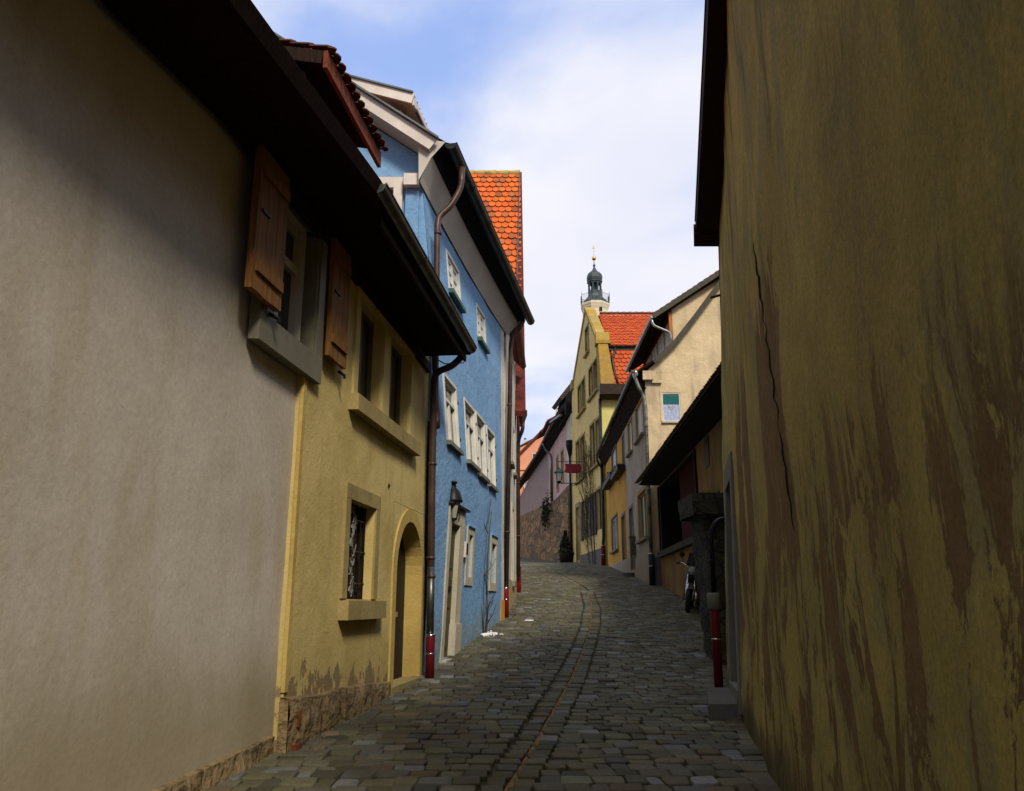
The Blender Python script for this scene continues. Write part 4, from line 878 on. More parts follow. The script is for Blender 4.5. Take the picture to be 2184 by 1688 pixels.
m = MB(); random.seed(3)
for i in range(90):
    x, y = random.uniform(2.95, 3.6), random.uniform(12.45, 13.2); h_ = random.uniform(.03, .14); a = random.uniform(0, 6.3)
    m.face([(x - .008, y, 3.04), (x + .008, y, 3.04), (x + .03 * math.cos(a), y + .03 * math.sin(a), 3.04 + h_)])
tag(m.build('grass_tuft', 'weeds', pr), None, None, None, 'stuff')
# ---------------------------------------------------------------- barn with the long dark eave
FBn = Fac(4.9, 27, .043, -1)
bn = thing('barn', 'low barn with overhanging dark tiled eave, red slatted boards and ochre wall', 'barn', (7, 20, 1.3))
m = MB(); wall(m, FBn, 10.35, 27.6, .3, 5.25, [(20.45, 27.3, 3.05, 5.22)], 1.0, .6, .02); body(m, FBn, 10.35, 27.6, .3, 5.25, 6); m.build('barn_wall', 'barn_plaster', bn)
m = MB()
n = 16
for i in range(n):
    y = 20.5 + 3.7 * i / n; m.fbox(FBn, y, y + 3.7 / n - .04, 3.1, 5.19, -.22, -.18)
m.build('slatted_boards', 'barn_red_wood', bn)
m = MB(); m.fbox(FBn, 20.46, 27.29, 3.06, 5.21, -.99, -.9); m.fbox(FBn, 27.25, 27.29, 3.06, 5.21, -.9, -.01); m.fbox(FBn, 20.46, 27.24, 5.18, 5.21, -.9, -.01); m.build('loft_shade_lining', 'dark_board', bn)  # near-black sheets paint the loft's deep shade over the plaster reveals
m = MB(); m.fbox(FBn, 20.2, 27.4, 2.88, 3.05, -.1, .16); m.build('sill_beam', 'mossy_masonry', bn)
m = MB(); m.fbox(FBn, 20.28, 20.45, 3.051, 5.2, -.1, .05); m.build('post', 'dark_wood', bn); m = MB(); m.fbox(FBn, 27.31, 27.5, 3.051, 5.2, -.1, .05); m.build('post', 'dark_wood', bn)
m = MB(); m.fbox(FBn, 18.6, 19.1, 4.5, 5.2, -.01, .02); m.build('hatch', 'dark_door', bn)
m = MB(); m.cur = 0; m.slab(FBn.pt(10.3, 5.24, -.2), FBn.pt(27.25, 5.24, -.2), FBn.pt(27.25, 5.26, .68), FBn.pt(10.3, 5.26, .68), .03)
m.cur = 1; m.slab(FBn.pt(10.3, 5.31, .72), FBn.pt(27.35, 5.31, .72), FBn.pt(27.35, 8.3, -2.9), FBn.pt(10.3, 8.3, -2.9), -.07); m.slab(FBn.pt(10.3, 8.3, -2.9), FBn.pt(27.35, 8.3, -2.9), FBn.pt(27.35, 5.2, -6.3), FBn.pt(10.3, 5.2, -6.3), -.07)
m.cur = 0; m.face([FBn.pt(27.2, 5.24, .6), FBn.pt(27.2, 8.2, -2.9), FBn.pt(27.2, 5.24, -6)]); m.face([FBn.pt(10.36, 5.24, .6), FBn.pt(10.36, 8.2, -2.9), FBn.pt(10.36, 5.24, -6)])
brf = m.build('roof', ['dark_board', 'mossy_tiles'], bn)
m = MB(); random.seed(5)
cb = lambda: tuple(random.uniform(.6, 1.3) * v for v in (.085, .052, .026))
dslope = Vector((-1, 0, -.83)); tiles(m, FBn.pt(10.3, 6.0, -.1) + Vector((0, 0, .02)), (.043, 1, 0), dslope, 17.1, 1.1, .17, .2, cb, .022, .03, .35); m.build('roof_tiles', 'tile', brf)
# ---------------------------------------------------------------- motorcycle, seen from the front
def build_bike():
    b = thing('motorcycle', 'black and silver motorcycle parked nose towards the viewer beyond the mossy stone pier', 'motorcycle', (4.28, 20.6, 1.25))
    M = Matrix.Translation((4.13, 20.0, g(20.0))) @ Matrix.Rotation(R(-14), 4, 'Z') @ Matrix.Rotation(R(10), 4, 'Y')
    def fin(mb, name, mat_, par=b):
        mb.v = [tuple(M @ Vector(v)) for v in mb.v]; return mb.build(name, mat_, par)
    def wheel(y, r, w_):
        t = MB(); n = 28; k = 10; vs = []
        for i in range(n):
            a = 2 * math.pi * i / n
            for j in range(k):
                bb = 2 * math.pi * j / k; rr = r - w_ * .55 + w_ * .55 * math.cos(bb); vs.append((w_ * .5 * math.sin(bb), y + rr * math.cos(a), r + rr * math.sin(a)))
        t.smooth = True; t.mesh(vs, [(i * k + j, i * k + (j + 1) % k, ((i + 1) % n) * k + (j + 1) % k, ((i + 1) % n) * k + j) for i in range(n) for j in range(k)]); t.smooth = False
        ty = fin(t, 'wheel', 'rubber'); s_ = MB()
        for i in range(10): a = 2 * math.pi * i / 10; s_.bar((0, y, r), (0, y + (r - w_) * math.cos(a), r + (r - w_) * math.sin(a)), .014)
        s_.tube([(-.06, y, r), (.06, y, r)], .035, 8); fin(s_, 'rim', 'silver', ty)
    wheel(0, .31, .12); wheel(1.35, .31, .15)
    for sx in (-1, 1):
        f = MB(); f.tube([(sx * .09, -.0, .30), (sx * .09, .22, .88)], .022, 8); fin(f, 'fork_leg', 'silver')
    f = MB(); n = 8
    for i in range(n):
        a0, a1 = R(20 + 120 * i / n), R(20 + 120 * (i + 1) / n); rr = .345
        f.hexa([(-.07, rr * math.cos(a0), .31 + rr * math.sin(a0)), (.07, rr * math.cos(a0), .31 + rr * math.sin(a0)), (.07, rr * math.cos(a1), .31 + rr * math.sin(a1)), (-.07, rr * math.cos(a1), .31 + rr * math.sin(a1)),
                (-.05, (rr + .03) * math.cos(a0), .31 + (rr + .03) * math.sin(a0)), (.05, (rr + .03) * math.cos(a0), .31 + (rr + .03) * math.sin(a0)), (.05, (rr + .03) * math.cos(a1), .31 + (rr + .03) * math.sin(a1)), (-.05, (rr + .03) * math.cos(a1), .31 + (rr + .03) * math.sin(a1))])
    fin(f, 'front_mudguard', 'silver')
    f = MB(); f.tube([(0, .02, .98), (0, .12, .98), (0, .2, .97)], [.115, .12, .05], 16); hl = fin(f, 'headlamp', 'black_iron'); f = MB(); f.tube([(0, .005, .98), (0, .018, .98)], .1, 16); fin(f, 'lens', 'lamp_glass', hl)
    f = MB(); f.hexa([(-.17, .1, 1.08), (.17, .1, 1.08), (.17, .13, 1.08), (-.17, .13, 1.08), (-.12, .2, 1.40), (.12, .2, 1.40), (.12, .22, 1.40), (-.12, .22, 1.40)]); fin(f, 'windshield', 'black_iron')
    f = MB(); f.tube([(-.38, .38, 1.12), (-.25, .3, 1.14), (-.1, .24, 1.05), (.1, .24, 1.05), (.25, .3, 1.14), (.38, .38, 1.12)], .014, 8); hb = fin(f, 'handlebar', 'silver')
    for sx in (-1, 1):
        f = MB(); f.tube([(sx * .28, .33, 1.135), (sx * .41, .40, 1.115)], .022, 8); fin(f, 'grip', 'rubber', hb)
        f = MB(); f.tube([(sx * .25, .3, 1.14), (sx * .3, .26, 1.3)], .007, 6); f.tube([(sx * .3, .25, 1.33), (sx * .3, .27, 1.33)], [.06, .055], 12); fin(f, 'mirror', 'black_iron', hb)
    f = MB(); f.lathe((0, .6), [(.03, .68), (.16, .75), (.17, .85), (.12, .95), (.03, .98)], 14); fin(f, 'fuel_tank', 'black_iron')
    f = MB(); f.hexa([(-.13, .75, .74), (.13, .75, .74), (.12, 1.6, .76), (-.12, 1.6, .76), (-.12, .77, .84), (.12, .77, .84), (.09, 1.62, .9), (-.09, 1.62, .9)]); fin(f, 'seat', 'rubber')
    f = MB(); f.hexa([(-.16, .4, .28), (.16, .4, .28), (.16, .95, .28), (-.16, .95, .28), (-.12, .45, .68), (.12, .45, .68), (.12, .9, .68), (-.12, .9, .68)]); fin(f, 'engine', 'black_iron')
    f = MB(); f.tube([(.14, .4, .5), (.16, .35, .28), (.17, .8, .2), (.17, 1.6, .26)], .035, 8); fin(f, 'exhaust_pipe', 'silver')
    f = MB(); f.tube([(-.1, .85, .3), (-.26, .9, .0)], .012, 6); fin(f, 'side_stand', 'silver')
build_bike()
# ---------------------------------------------------------------- grey house and ochre house in one row, grey one shows its gable
FS = Fac(4.72, 28.1, .025, -1); FT = FacX(28.1)
gh = thing('grey_house', 'house with grey street front, tan gable and one small window with a green blind', 'house', (7, 31, 2.1))
m = MB(); wall(m, FS, 28.1, 35.1, 1.2, 9.3, [(28.85, 30.8, 7.38, 8.68), (32.3, 33.55, 7.38, 8.68), (33.0, 34.1, 2.5, 5.2), (28.9, 31.2, 3.7, 5.38)], .22, .7, .02); body(m, FS, 28.1, 35.1, 1.2, 9.3, 9, (False, True)); m.build('grey_front', 'greyhouse_plaster', gh)
m = MB(); wall(m, FT, 4.72, 8.2, 1.2, 9.4, [(5.29, 5.93, 7.62, 8.66)], .12, .6, .02)
prof = [(4.72, 9.4), (5.02, 9.66), (5.82, 10.42), (6.6, 11.4), (7.5, 12.6), (9.2, 15.1), (10.6, 15.1), (14, 9.4)]
m.face([(x, 28.1, z) for x, z in [(4.72, 9.4), (8.2, 9.4)]] + [(x, 28.1, z) for x, z in reversed(prof[1:6]) if x <= 8.2] ); m.face([(8.2, 28.1, 1.2), (14, 28.1, 1.2), (14, 28.1, 9.4), (9.9, 28.1, 15.9), (9.2, 28.1, 15.1), (7.5, 28.1, 12.6), (8.2, 28.1, 9.4)])
m.build('tan_gable', 'tan_plaster', gh)
m = MB(); m.box(4.70, 5.22, 28.0, 28.098, 1.5, 2.95); m.build('plinth', 'grey_plinth', gh)
m = MB(); m.box(4.62, 4.98, 27.9, 28.098, 9.1, 9.42); m.build('corbel', 'tan_plaster', gh)
m = MB(); m.box(4.95, 5.3, 28.0, 28.098, 9.0, 9.1); m.build('ledge', 'tan_plaster', gh)
m = MB(); m.box(5.22, 5.285, 28.085, 28.12, 7.62, 8.665); m.box(5.935, 6.0, 28.085, 28.12, 7.62, 8.665); m.box(5.22, 6.0, 28.085, 28.12, 8.666, 8.73); m.build('window_surround', 'tan_plaster', gh)
tw = window(FT, gh, 5.29, 5.93, 7.63, 8.66, -.05, 'white_fascia', .035, None, (), 'pale_glass')
m = MB(); m.box(5.326, 5.894, 28.11, 28.13, 8.25, 8.58); m.build('blind', 'green_blind', tw)
m = MB()
for i in range(12): x = 5.33 + .56 * i / 12; m.face([(x, 28.12 + .006 * (i % 2), 7.67), (x + .56 / 12, 28.12 + .006 * ((i + 1) % 2), 7.67), (x + .56 / 12, 28.12 + .006 * ((i + 1) % 2), 8.25), (x, 28.12 + .006 * (i % 2), 8.25)])
simple('lace', (.36, .40, .52), .9, 0, .25, 22)
cu_ = m.build('curtain', 'lace', tw)
m = MB()
for dx_, dz_ in ((-.10, 0), (-.05, .01), (0, 0), (.05, .01), (.10, 0), (-.075, -.045), (-.025, -.04), (.025, -.04), (.075, -.045), (-.04, -.085), (.04, -.085), (0, -.12)): m.lathe((5.61 + dx_, 28.105), [(.004, 8.165 + dz_), (.015, 8.178 + dz_), (.004, 8.19 + dz_)], 6)
m.build('lace_pattern', 'lace_flower', cu_)
m = MB(); m.box(5.25, 5.97, 28.02, 28.12, 7.565, 7.622); m.build('sill', 'pale_stone', tw)
for a, b in ((28.85, 30.8), (32.3, 33.55)):
    w_ = window(FS, gh, a, b, 7.38, 8.68, -.1, 'white_paint', .06, None, (.5,), 'pale_glass', 'curtain'); s_ = MB(); surround(s_, FS, a, b, 7.38, 8.68, -.05, .03, .13, .05, 0); s_.build('casing', 'window_stone', w_); sillbar(FS, w_, a - .15, b + .15, 7.30, 7.38, .14, 'grey_stone')
w_ = window(FS, gh, 28.9, 31.2, 3.7, 5.38, -.12, 'window_stone', .07, None, (.5,), 'dull_glass'); s_ = MB(); surround(s_, FS, 28.9, 31.2, 3.7, 5.38, -.05, .03, .14, .14, 0); s_.build('casing', 'window_stone', w_); sillbar(FS, w_, 28.7, 31.4, 3.6, 3.7, .16, 'grey_stone')
s_ = MB(); s_.fbox(FS, 33.0, 34.1, 2.4, 5.2, -.25, -.2); dgr = s_.build('door', 'dark_door', gh); s_ = MB(); surround(s_, FS, 33.0, 34.1, 2.3, 5.2, -.05, .03, .12, .12, 0); s_.build('door_frame', 'grey_stone', dgr)
m = MB(); m.fbox(FS, 28.2, 35, 1.6, 2.75, -.02, .03); m.build('plinth_band', 'greyhouse_plaster', gh)
m = MB(); m.fbox(FS, 32.4, 32.85, 3.3, 3.95, 0, .2); m.fbox(FS, 32.4, 32.85, 3.951, 4.0, 0, .23); single('post_box', m, 'grey_wood', 'grey letter box fixed to the wall next to the door of the grey house', 'letter box', (4.8, 32.6, 3.3))
# roofs: eave along the street, bell-cast over the gable
def row_roof(par, y0, y1, name='roof'):
    m = MB(); R0 = [(-.36, 9.38)] + [(x - 4.72, z + .16) for x, z in prof[1:6]] + [(5.2, 16.1)]
    ys = [y0, y1]
    for (o0, z0), (o1, z1) in zip(R0, R0[1:]):
        a, b, c, d = FS.pt(y0, z0, -o0), FS.pt(y1, z0, -o0), FS.pt(y1, z1, -o1), FS.pt(y0, z1, -o1)
        m.cur = 1; m.face([a, b, c, d]); u = Vector((0, 0, -.09)); m.cur = 0; m.face([a + u, b + u, c + u, d + u]); m.face([a, a + u, d + u, d]); m.face([b, b + u, c + u, c])
    m.cur = 1; m.face([FS.pt(y0, 16.1, -5.2), FS.pt(y1, 16.1, -5.2), FS.pt(y1, 9.2, -10), FS.pt(y0, 9.2, -10)])
    m.cur = 0; m.face([FS.pt(y0, 9.29, .35), FS.pt(y1, 9.29, .35), FS.pt(y1, 8.78, .0), FS.pt(y0, 8.78, .0)])
    return m.build(name, ['eave_wood', 'old_tiles'], par)
r1_ = row_roof(gh, 27.85, 35.1)
m = MB()
for (x0, z0), (x1, z1) in zip(prof[1:6], prof[2:6]): m.bar((x0, 27.83, z0 + .06), (x1, 27.83, z1 + .06), .04, .15)
m.build('verge_board', 'grey_wood', r1_)
m = MB(); gutter(m, FS.pt(27.75, 9.40, .43), FS.pt(35.1, 9.42, .43), .08); m.build('gutter', 'zinc', gh)
hp = MB(); hp.lathe((4.36, 27.95), [(.06, 9.12), (.08, 9.2), (.12, 9.34), (.12, 9.42)], 10); hp.build('hopper', 'silver_pipe', gh)
simple('worn_pipe', (.16, .155, .13), .5, .3, .75, 3)
dpg = pipe(gh, 'downpipe', [(4.36, 27.95, 9.2), (4.42, 27.95, 8.95), (4.66, 27.95, 8.4), (4.68, 27.95, 8.1), (4.66, 27.95, 2.9)], .062, 'worn_pipe', [(4.67, 27.95, z) for z in (7.4, 5.2, 3.4)], (4.66, 27.95, 1.95, 3.05, .10, 'dark_zinc'), .16)
# dormer on the grey house
d = MB(); d0, d1 = 28.35, 35.3; d.slab((5.15, d0 - .3, 11.52), (5.2, d1, 11.52), (7.9, d1, 13.35), (7.9, d0 - .3, 13.35), .09); ddr = d.build('dormer', 'eave_wood', gh)
d = MB(); d.box(5.85, 8.6, d0, d0 + .08, 10.2, 11.9); d.face([(5.85, d0, 11.9), (8.6, d0, 11.9), (8.6, d0, 13.7)]); d.build('cheek_wall', 'tan_plaster', ddr)
d = MB(); d.box(5.84, 5.92, d0 + .08, d1 - .3, 10.2, 10.75); d.box(5.84, 5.92, d0 + .08, d1 - .3, 11.62, 11.9); d.build('front_wall', 'dark_red_board', ddr)
FD = Fac(5.84, 28, 0, -1)
for a in (28.6, 30.1, 31.6, 33.1): window(FD, ddr, a, a + 1.2, 10.76, 11.61, -.04, 'white_paint', .07, None, (.5,), 'pale_glass', 'curtain')
d = MB(); d.bar((5.78, d0 + .02, 10.2), (5.78, d0 + .02, 11.75), .11); d.build('post', 'orange_wood', ddr)
d = MB(); d.bar((5.1, d0 - .33, 11.50), (7.95, d0 - .33, 13.42), .04, .17); d.build('verge_board', 'grey_wood', ddr)
d = MB(); tiles(d, (7.9, d0 - .3, 13.47), (0, 1, 0), (-1, 0, -.678), d1 - d0 + .3, 3.28, .2, .25, lambda: tuple(random.uniform(.7, 1.2) * v for v in (.22, .08, .04)), .025, .03); d.build('roof_tiles', 'tile', ddr)
d = MB(); gutter(d, (5.08, d0 - .3, 11.52), (5.12, d1, 11.52), .07); d.tube(smoothpath([(5.08, d0 - .2, 11.45), (5.1, d0 - .2, 11.2), (5.75, d0 - .1, 10.95), (5.78, d0 - .1, 10.3)], .15), .05, 8); d.build('gutter', 'silver_pipe', ddr)
och = thing('ochre_house', 'narrow ochre plastered house with flower boxes under its upper windows', 'house', (7, 39, 2.9))
m = MB(); wall(m, FS, 35.1, 44.6, 1.8, 9.3, [(34.65 + .5, 35.9, 7.3, 8.6), (38.5, 40.85, 7.75, 8.78), (39.1, 42.0, 3.95, 5.55), (35.9, 37.2, 2.9, 5.2)], .22, .7, .02); body(m, FS, 35.1, 44.6, 1.8, 9.3, 9); m.build('ochre_front', 'ochre_plaster', och)
for a, b, c, d_ in ((35.15, 35.9, 7.3, 8.6), (38.5, 40.85, 7.75, 8.78), (39.1, 42.0, 3.95, 5.55)):
    w_ = window(FS, och, a, b, c, d_, -.1, 'white_paint', .06, None, (.5,), 'pale_glass', 'curtain' if c > 5 else None); s_ = MB(); surround(s_, FS, a, b, c, d_, -.05, .03, .1, .1, 0); s_.build('casing', 'grey_stone', w_)
    sillbar(FS, w_, a - .12, b + .12, c - .1, c, .15, 'grey_stone')
s_ = MB(); s_.fbox(FS, 35.9, 37.2, 2.5, 5.2, -.22, -.17); do_ = s_.build('door', 'grey_wood', och); s_ = MB(); surround(s_, FS, 35.9, 37.2, 2.5, 5.2, -.05, .03, .14, .14, 0); s_.build('door_frame', 'grey_stone', do_)
s_ = MB(); s_.fbox(FS, 36.4, 36.7, 3.9, 4.3, -.169, -.15); s_.build('letter_slot', 'paper', do_)
m = MB(); m.fbox(FS, 35.2, 44.5, 1.9, 3.3, -.02, .03); m.build('plinth_band', 'greyhouse_plaster', och)
row_roof(och, 35.1, 44.9); m = MB(); gutter(m, FS.pt(35.1, 9.42, .43), FS.pt(45.0, 9.45, .43), .08); m.tube(smoothpath([FS.pt(44.9, 9.35, .43), FS.pt(44.9, 9.1, .43), FS.pt(44.9, 8.75, .2), FS.pt(44.9, 8.3, .16)], .2), .06, 8); m.build('gutter', 'dark_zinc', och)
def flower_box(a0, a1, z0, z1, label):
    p = FS.pt((a0 + a1) / 2, z0, .25); t = thing('flower_box', label, 'flower box', p, 'dark flower boxes under the ochre house windows')
    m = MB(); m.fbox(FS, a0, a1, z0, z1, .04, .36); m.build('box', 'dark_door', t); m = MB()
    for i in range(260):
        a = random.uniform(a0, a1); o = random.uniform(0.0, .42); z = z1 + random.uniform(-.1, .16); q = FS.pt(a, z, o); r_ = .05
        v = [Vector((random.uniform(-1, 1), random.uniform(-1, 1), random.uniform(-1, 1))) * r_ for _ in range(3)]; m.face([q + w for w in v])
    m.build('plants', 'conifer', t)
flower_box(35.0, 38.2, 7.02, 7.28, 'dark flower box with drooping plants under the upper window nearest the grey house')
flower_box(38.5, 43.0, 7.22, 7.5, 'dark flower box with drooping plants under the upper window nearest the green house')
m = MB(); m.lathe((5.05, 27.75), [(.10, g(27.75)), (.13, g(27.75) + .12), (.08, g(27.75) + .26), (.02, g(27.75) + .3)], 9); single('blue_bag', m, 'blue_plastic', 'dark blue plastic bag dropped at the plinth below the tan gable', 'bag', (5.05, 27.75, g(27.75)))
m = MB(); lump(m, 4.35, 4.8, 33.0, 34.6, 2.2, 2.62, 0, .03, 4, 3, 5); single('low_step', m, 'grey_plinth', 'low rounded stone step at the door of the grey house', 'step', (4.6, 33.8, 2.4))
# ---------------------------------------------------------------- green house with coped gable
FGn = Fac(5.03, 45.45, -.079, -1)
ge_ = thing('green_house', 'tall yellow green gabled house with stone coping, orange roof and a climbing plant', 'house', (9, 50, 3.6))
PW = [(48.62, 49.75, 16.68, 18.33), (46.0, 48.8, 13.55, 15.4), (50.35, 53.1, 13.5, 15.4), (45.65, 46.95, 9.25, 11.75), (47.3, 48.85, 9.25, 11.85), (51.0, 52.5, 9.25, 11.85), (52.9, 54.4, 9.25, 11.9), (48.85, 52.0, 5.35, 7.7), (45.8, 47.3, 5.5, 7.75), (53.6, 54.9, 4.2, 7.6)]
m = MB(); wall(m, FGn, 45.25, 56.6, 2.4, 13.5, [p for p in PW if p[3] < 13], .3, 1., .02)
def gable_part(m):
    # gable panel above z 13.5, built as strips so that the windows stay open
    zs_ = [13.5, 13.55, 15.4, 16.3, 16.68, 18.33, 19.4]; 
    def lim(z): return (45.35 + (0 if z < 16.3 else (z - 16.3) * 1.16), 55.9 - (0 if z < 16.0 else (z - 16.0) * 1.72) - .35 * (z - 13.5) * 0)
    for za, zb in zip(zs_, zs_[1:]):
        hs = sorted([p for p in PW if p[2] <= za + 1e-6 and p[3] >= zb - 1e-6]); (la, ra), (lb, rb) = lim(za), lim(zb); ea_, eb_ = la, lb
        for h in hs: m.face([FGn.pt(ea_, za), FGn.pt(h[0], za), FGn.pt(h[0], zb), FGn.pt(eb_, zb)]); ea_ = eb_ = h[1]
        m.face([FGn.pt(ea_, za), FGn.pt(ra, za), FGn.pt(max(rb, eb_), zb), FGn.pt(eb_, zb)])
    for h in PW[:3]:
        a, b, z0, z1 = h
        for (p, q) in (((a, z0), (b, z0)), ((b, z0), (b, z1)), ((b, z1), (a, z1)), ((a, z1), (a, z0))): m.face([FGn.pt(*p), FGn.pt(*q), FGn.pt(q[0], q[1], -.3), FGn.pt(p[0], p[1], -.3)])
gable_part(m); m.face([FGn.pt(56.6, 2.4), FGn.pt(56.6, 2.4, -9), FGn.pt(56.6, 13.5, -9), FGn.pt(56.6, 13.5)]); m.build('green_gable', 'olive_plaster', ge_)
m = MB(); FGs = FacX(45.25); wall(m, FGs, 5.05, 9.5, 2.4, 13.45, [], .2, 1., .02); m.build('yellow_side', 'lemon_plaster', ge_)
for i, (a, b, c, d_) in enumerate(PW[:9]):
    wide = (b - a) > 2
    w_ = window(FGn, ge_, a, b, c, d_, -.2, 'olive_door', .1, None, (.5,), 'dull_glass' if c > 8.5 else 'dull_glass'); s_ = MB(); surround(s_, FGn, a, b, c, d_, -.05, .035, .16, .16, 0)
    if wide and c > 9: s_.fbox(FGn, (a + b) / 2 - .1, (a + b) / 2 + .1, c, d_, -.2, .03)
    s_.build('casing', 'window_stone', w_)
    if c > 8.5: sillbar(FGn, w_, a - .2, b + .2, c - .14, c, .16, 'window_stone')
# dark shutters thrown open around the ground floor windows
for a, b in ((48.2, 48.83), (52.02, 52.7), (47.32, 47.9)):
    m = MB(); m.fbox(FGn, a, b, 5.3, 7.72, .04, .09); m.build('shutter', 'dark_door', ge_)
s_ = MB(); s_.fbox(FGn, 53.6, 54.9, 4.0, 7.6, -.25, -.2); do_ = s_.build('door', 'dark_door', ge_); s_ = MB(); surround(s_, FGn, 53.6, 54.9, 3.8, 7.6, -.05, .035, .25, .3, 0); s_.build('door_frame', 'window_stone', do_)
m = MB(); m.fbox(FGn, 45.3, 53.3, 2.4, 4.45, -.02, .04); m.build('plinth', 'grey_plinth', ge_)
# coping
m = MB(); random.seed(2); W = Vector((.62, 0, 0))
def lich():
    k = random.random(); v = random.uniform(.8, 1.15)
    return (.42 * v, .30 * v, .075 * v) if k < .45 else ((.34 * v, .27 * v, .11 * v) if k < .8 else (.40 * v, .25 * v, .06 * v))
gx = lambda y: FGn.pt(y, 0, .06).x
def cop(y0, z0, y1, z1, th, n, w=.62):
    for i in range(n):
        a, b = i / n, (i + 1) / n; m.col = lich(); ya, yb = y0 + (y1 - y0) * a + .0, y0 + (y1 - y0) * (b - .006); za, zb = z0 + (z1 - z0) * a, z0 + (z1 - z0) * (b - .006)
        m.hexa([(gx(ya), ya, za - th), (gx(yb), yb, zb - th), (gx(yb) + w, yb, zb - th), (gx(ya) + w, ya, za - th), (gx(ya), ya, za), (gx(yb), yb, zb), (gx(yb) + w, yb, zb), (gx(ya) + w, ya, za)])
cop(49.5, 19.85, 46.0, 16.75, .32, 9); cop(49.52, 19.85, 55.4, 16.4, .32, 12)
m.col = lich(); m.box(gx(45.9) - .05, gx(45.9) + .72, 45.35, 46.1, 16.25, 16.78); m.col = lich(); m.box(gx(45.7) - .1, gx(45.7) + .78, 45.2, 46.0, 16.05, 16.25)
m.hexa([(gx(44.75), 44.75, 13.5), (gx(44.75) + .78, 44.75, 13.5), (gx(45.4) + .78, 45.4, 13.5), (gx(45.4), 45.4, 13.5), (gx(45.25), 45.25, 16.05), (gx(45.25) + .55, 45.25, 16.05), (gx(46) + .55, 46.0, 16.05), (gx(46), 46.0, 16.05)])
m.col = lich(); m.box(gx(55.2) - .1, gx(55.2) + .7, 54.9, 55.9, 15.9, 16.5); m.build('gable_coping', 'lichen_stone', ge_)
m = MB(); m.cur = 0
m.slab((5.2, 45.5, 15.95), (16, 45.5, 15.95), (16, 49.5, 19.3), (5.2, 49.5, 19.3), -.1); m.slab((5.2, 49.5, 19.3), (16, 49.5, 19.3), (16, 56, 15.6), (5.2, 56, 15.6), -.1); m.slab((5.4, 44.85, 13.45), (16, 44.85, 13.45), (16, 45.45, 15.6), (5.4, 45.45, 15.6), -.08); m.face([(5.3, 45.45, 15.6), (16, 45.45, 15.6), (16, 45.7, 16.1), (5.3, 45.7, 16.1)])
groof = m.build('roof', 'tile_underside', ge_)
random.seed(21)
def rcol(): v = random.uniform(.82, 1.12); return (.54 * v, .085 * v * random.uniform(.88, 1.15), .018 * v)
m = MB(); V_ = Vector((0, -4.0, -3.35)); tiles(m, (5.55, 49.5, 19.36), (1, 0, 0), V_, 8.5, V_.length, .26, .26, rcol, .02, .035, .35); m.build('roof_tiles', 'tile', groof)
m = MB(); V_ = Vector((0, -.6, -2.15)); tiles(m, (5.75, 45.42, 15.66), (1, 0, 0), V_, 6.0, V_.length, .27, .27, rcol, .02, .05, .4); m.build('roof_tiles', 'tile', groof)
m = MB(); x = 5.6
while x < 14: m.tube([(x, 49.5, 19.42), (x + .42, 49.5, 19.44)], [.1, .125], 8); x += .4
m.build('ridge_tiles', 'old_tiles', groof)
m = MB(); gutter(m, (5.6, 45.35, 15.92), (14, 45.35, 15.92), .12); m.box(5.6, 14, 45.36, 45.42, 15.68, 15.9); m.tube(smoothpath([(5.95, 45.35, 15.85), (5.95, 45.3, 15.5), (5.75, 45.2, 15.1), (5.85, 44.95, 14.2), (5.98, 44.75, 13.5)], .2), .07, 8); m.build('gutter', 'dark_zinc', ge_)
m = MB(); m.prism([(4.93, 44.55, 13.45), (4.93, 44.55, 12.85), (4.93, 44.8, 12.68), (4.93, 45.24, 12.68), (4.93, 45.24, 13.45)], (5, 0, 0)); m.build('box_gutter', 'copper_box', ge_)
pipe(ge_, 'downpipe', [(4.98, 45.1, 12.7), (4.98, 45.1, 5.0), (4.93, 45.1, 4.6), (4.93, 45.1, 3.3)], .085, 'dark_zinc', [(4.98, 45.1, 10)], (4.93, 45.1, 3.2, 4.5, .12, 'deep_red_paint'), .15)
px_ = gx(56.2) - .1
pipe(ge_, 'downpipe', [(px_, 56.3, 12.4), (px_, 56.3, 4.0)], .075, 'black_iron', [(px_, 56.3, 9)])
m = MB(); m.lathe((px_, 56.3), [(.08, 11.3), (.2, 11.8), (.28, 12.1), (.28, 12.5)], 8, 0, False); m.build('hopper', 'black_iron', ge_)
# climbing plant
cl = thing('climbing_plant', 'leafless climbing plant with twisted stems on the front of the green house', 'climber', FGn.pt(48.2, g(48), .1)); random.seed(12)
m = MB()
for y, dy in ((47.9, .0), (48.6, .3), (49.6, 1.2)):
    pts = [FGn.pt(y + dy * z / 6 + .25 * math.sin(z * 1.4 + y), g(48) + z, .12) for z in [i * .6 for i in range(12)]]; m.tube(pts, [.04 - .0025 * i for i in range(12)], 5)
m.build('stem', 'bark', cl)
m = MB()
for i in range(90):
    z = random.uniform(4.5, 10.2); y = random.choice((47.9, 48.6, 49.9, 50.8)) + random.uniform(-.5, .5); twig(m, FGn.pt(y, z, .14), (random.uniform(-.2, .05), random.uniform(-1, 1), random.uniform(.1, 1.4)), random.uniform(.7, 1.6), .016, 2, .7, 3)
for i in range(500):
    z = random.gauss(6.5, 1.8); y = random.gauss(48.9, 1.0); q = FGn.pt(y, z, random.uniform(.08, .3)); v = [Vector((random.uniform(-.4, .4), random.uniform(-1, 1), random.uniform(-1, 1))) * .07 for _ in range(3)]; m.face([q + w for w in v])
m.build('branches', 'bark', cl)
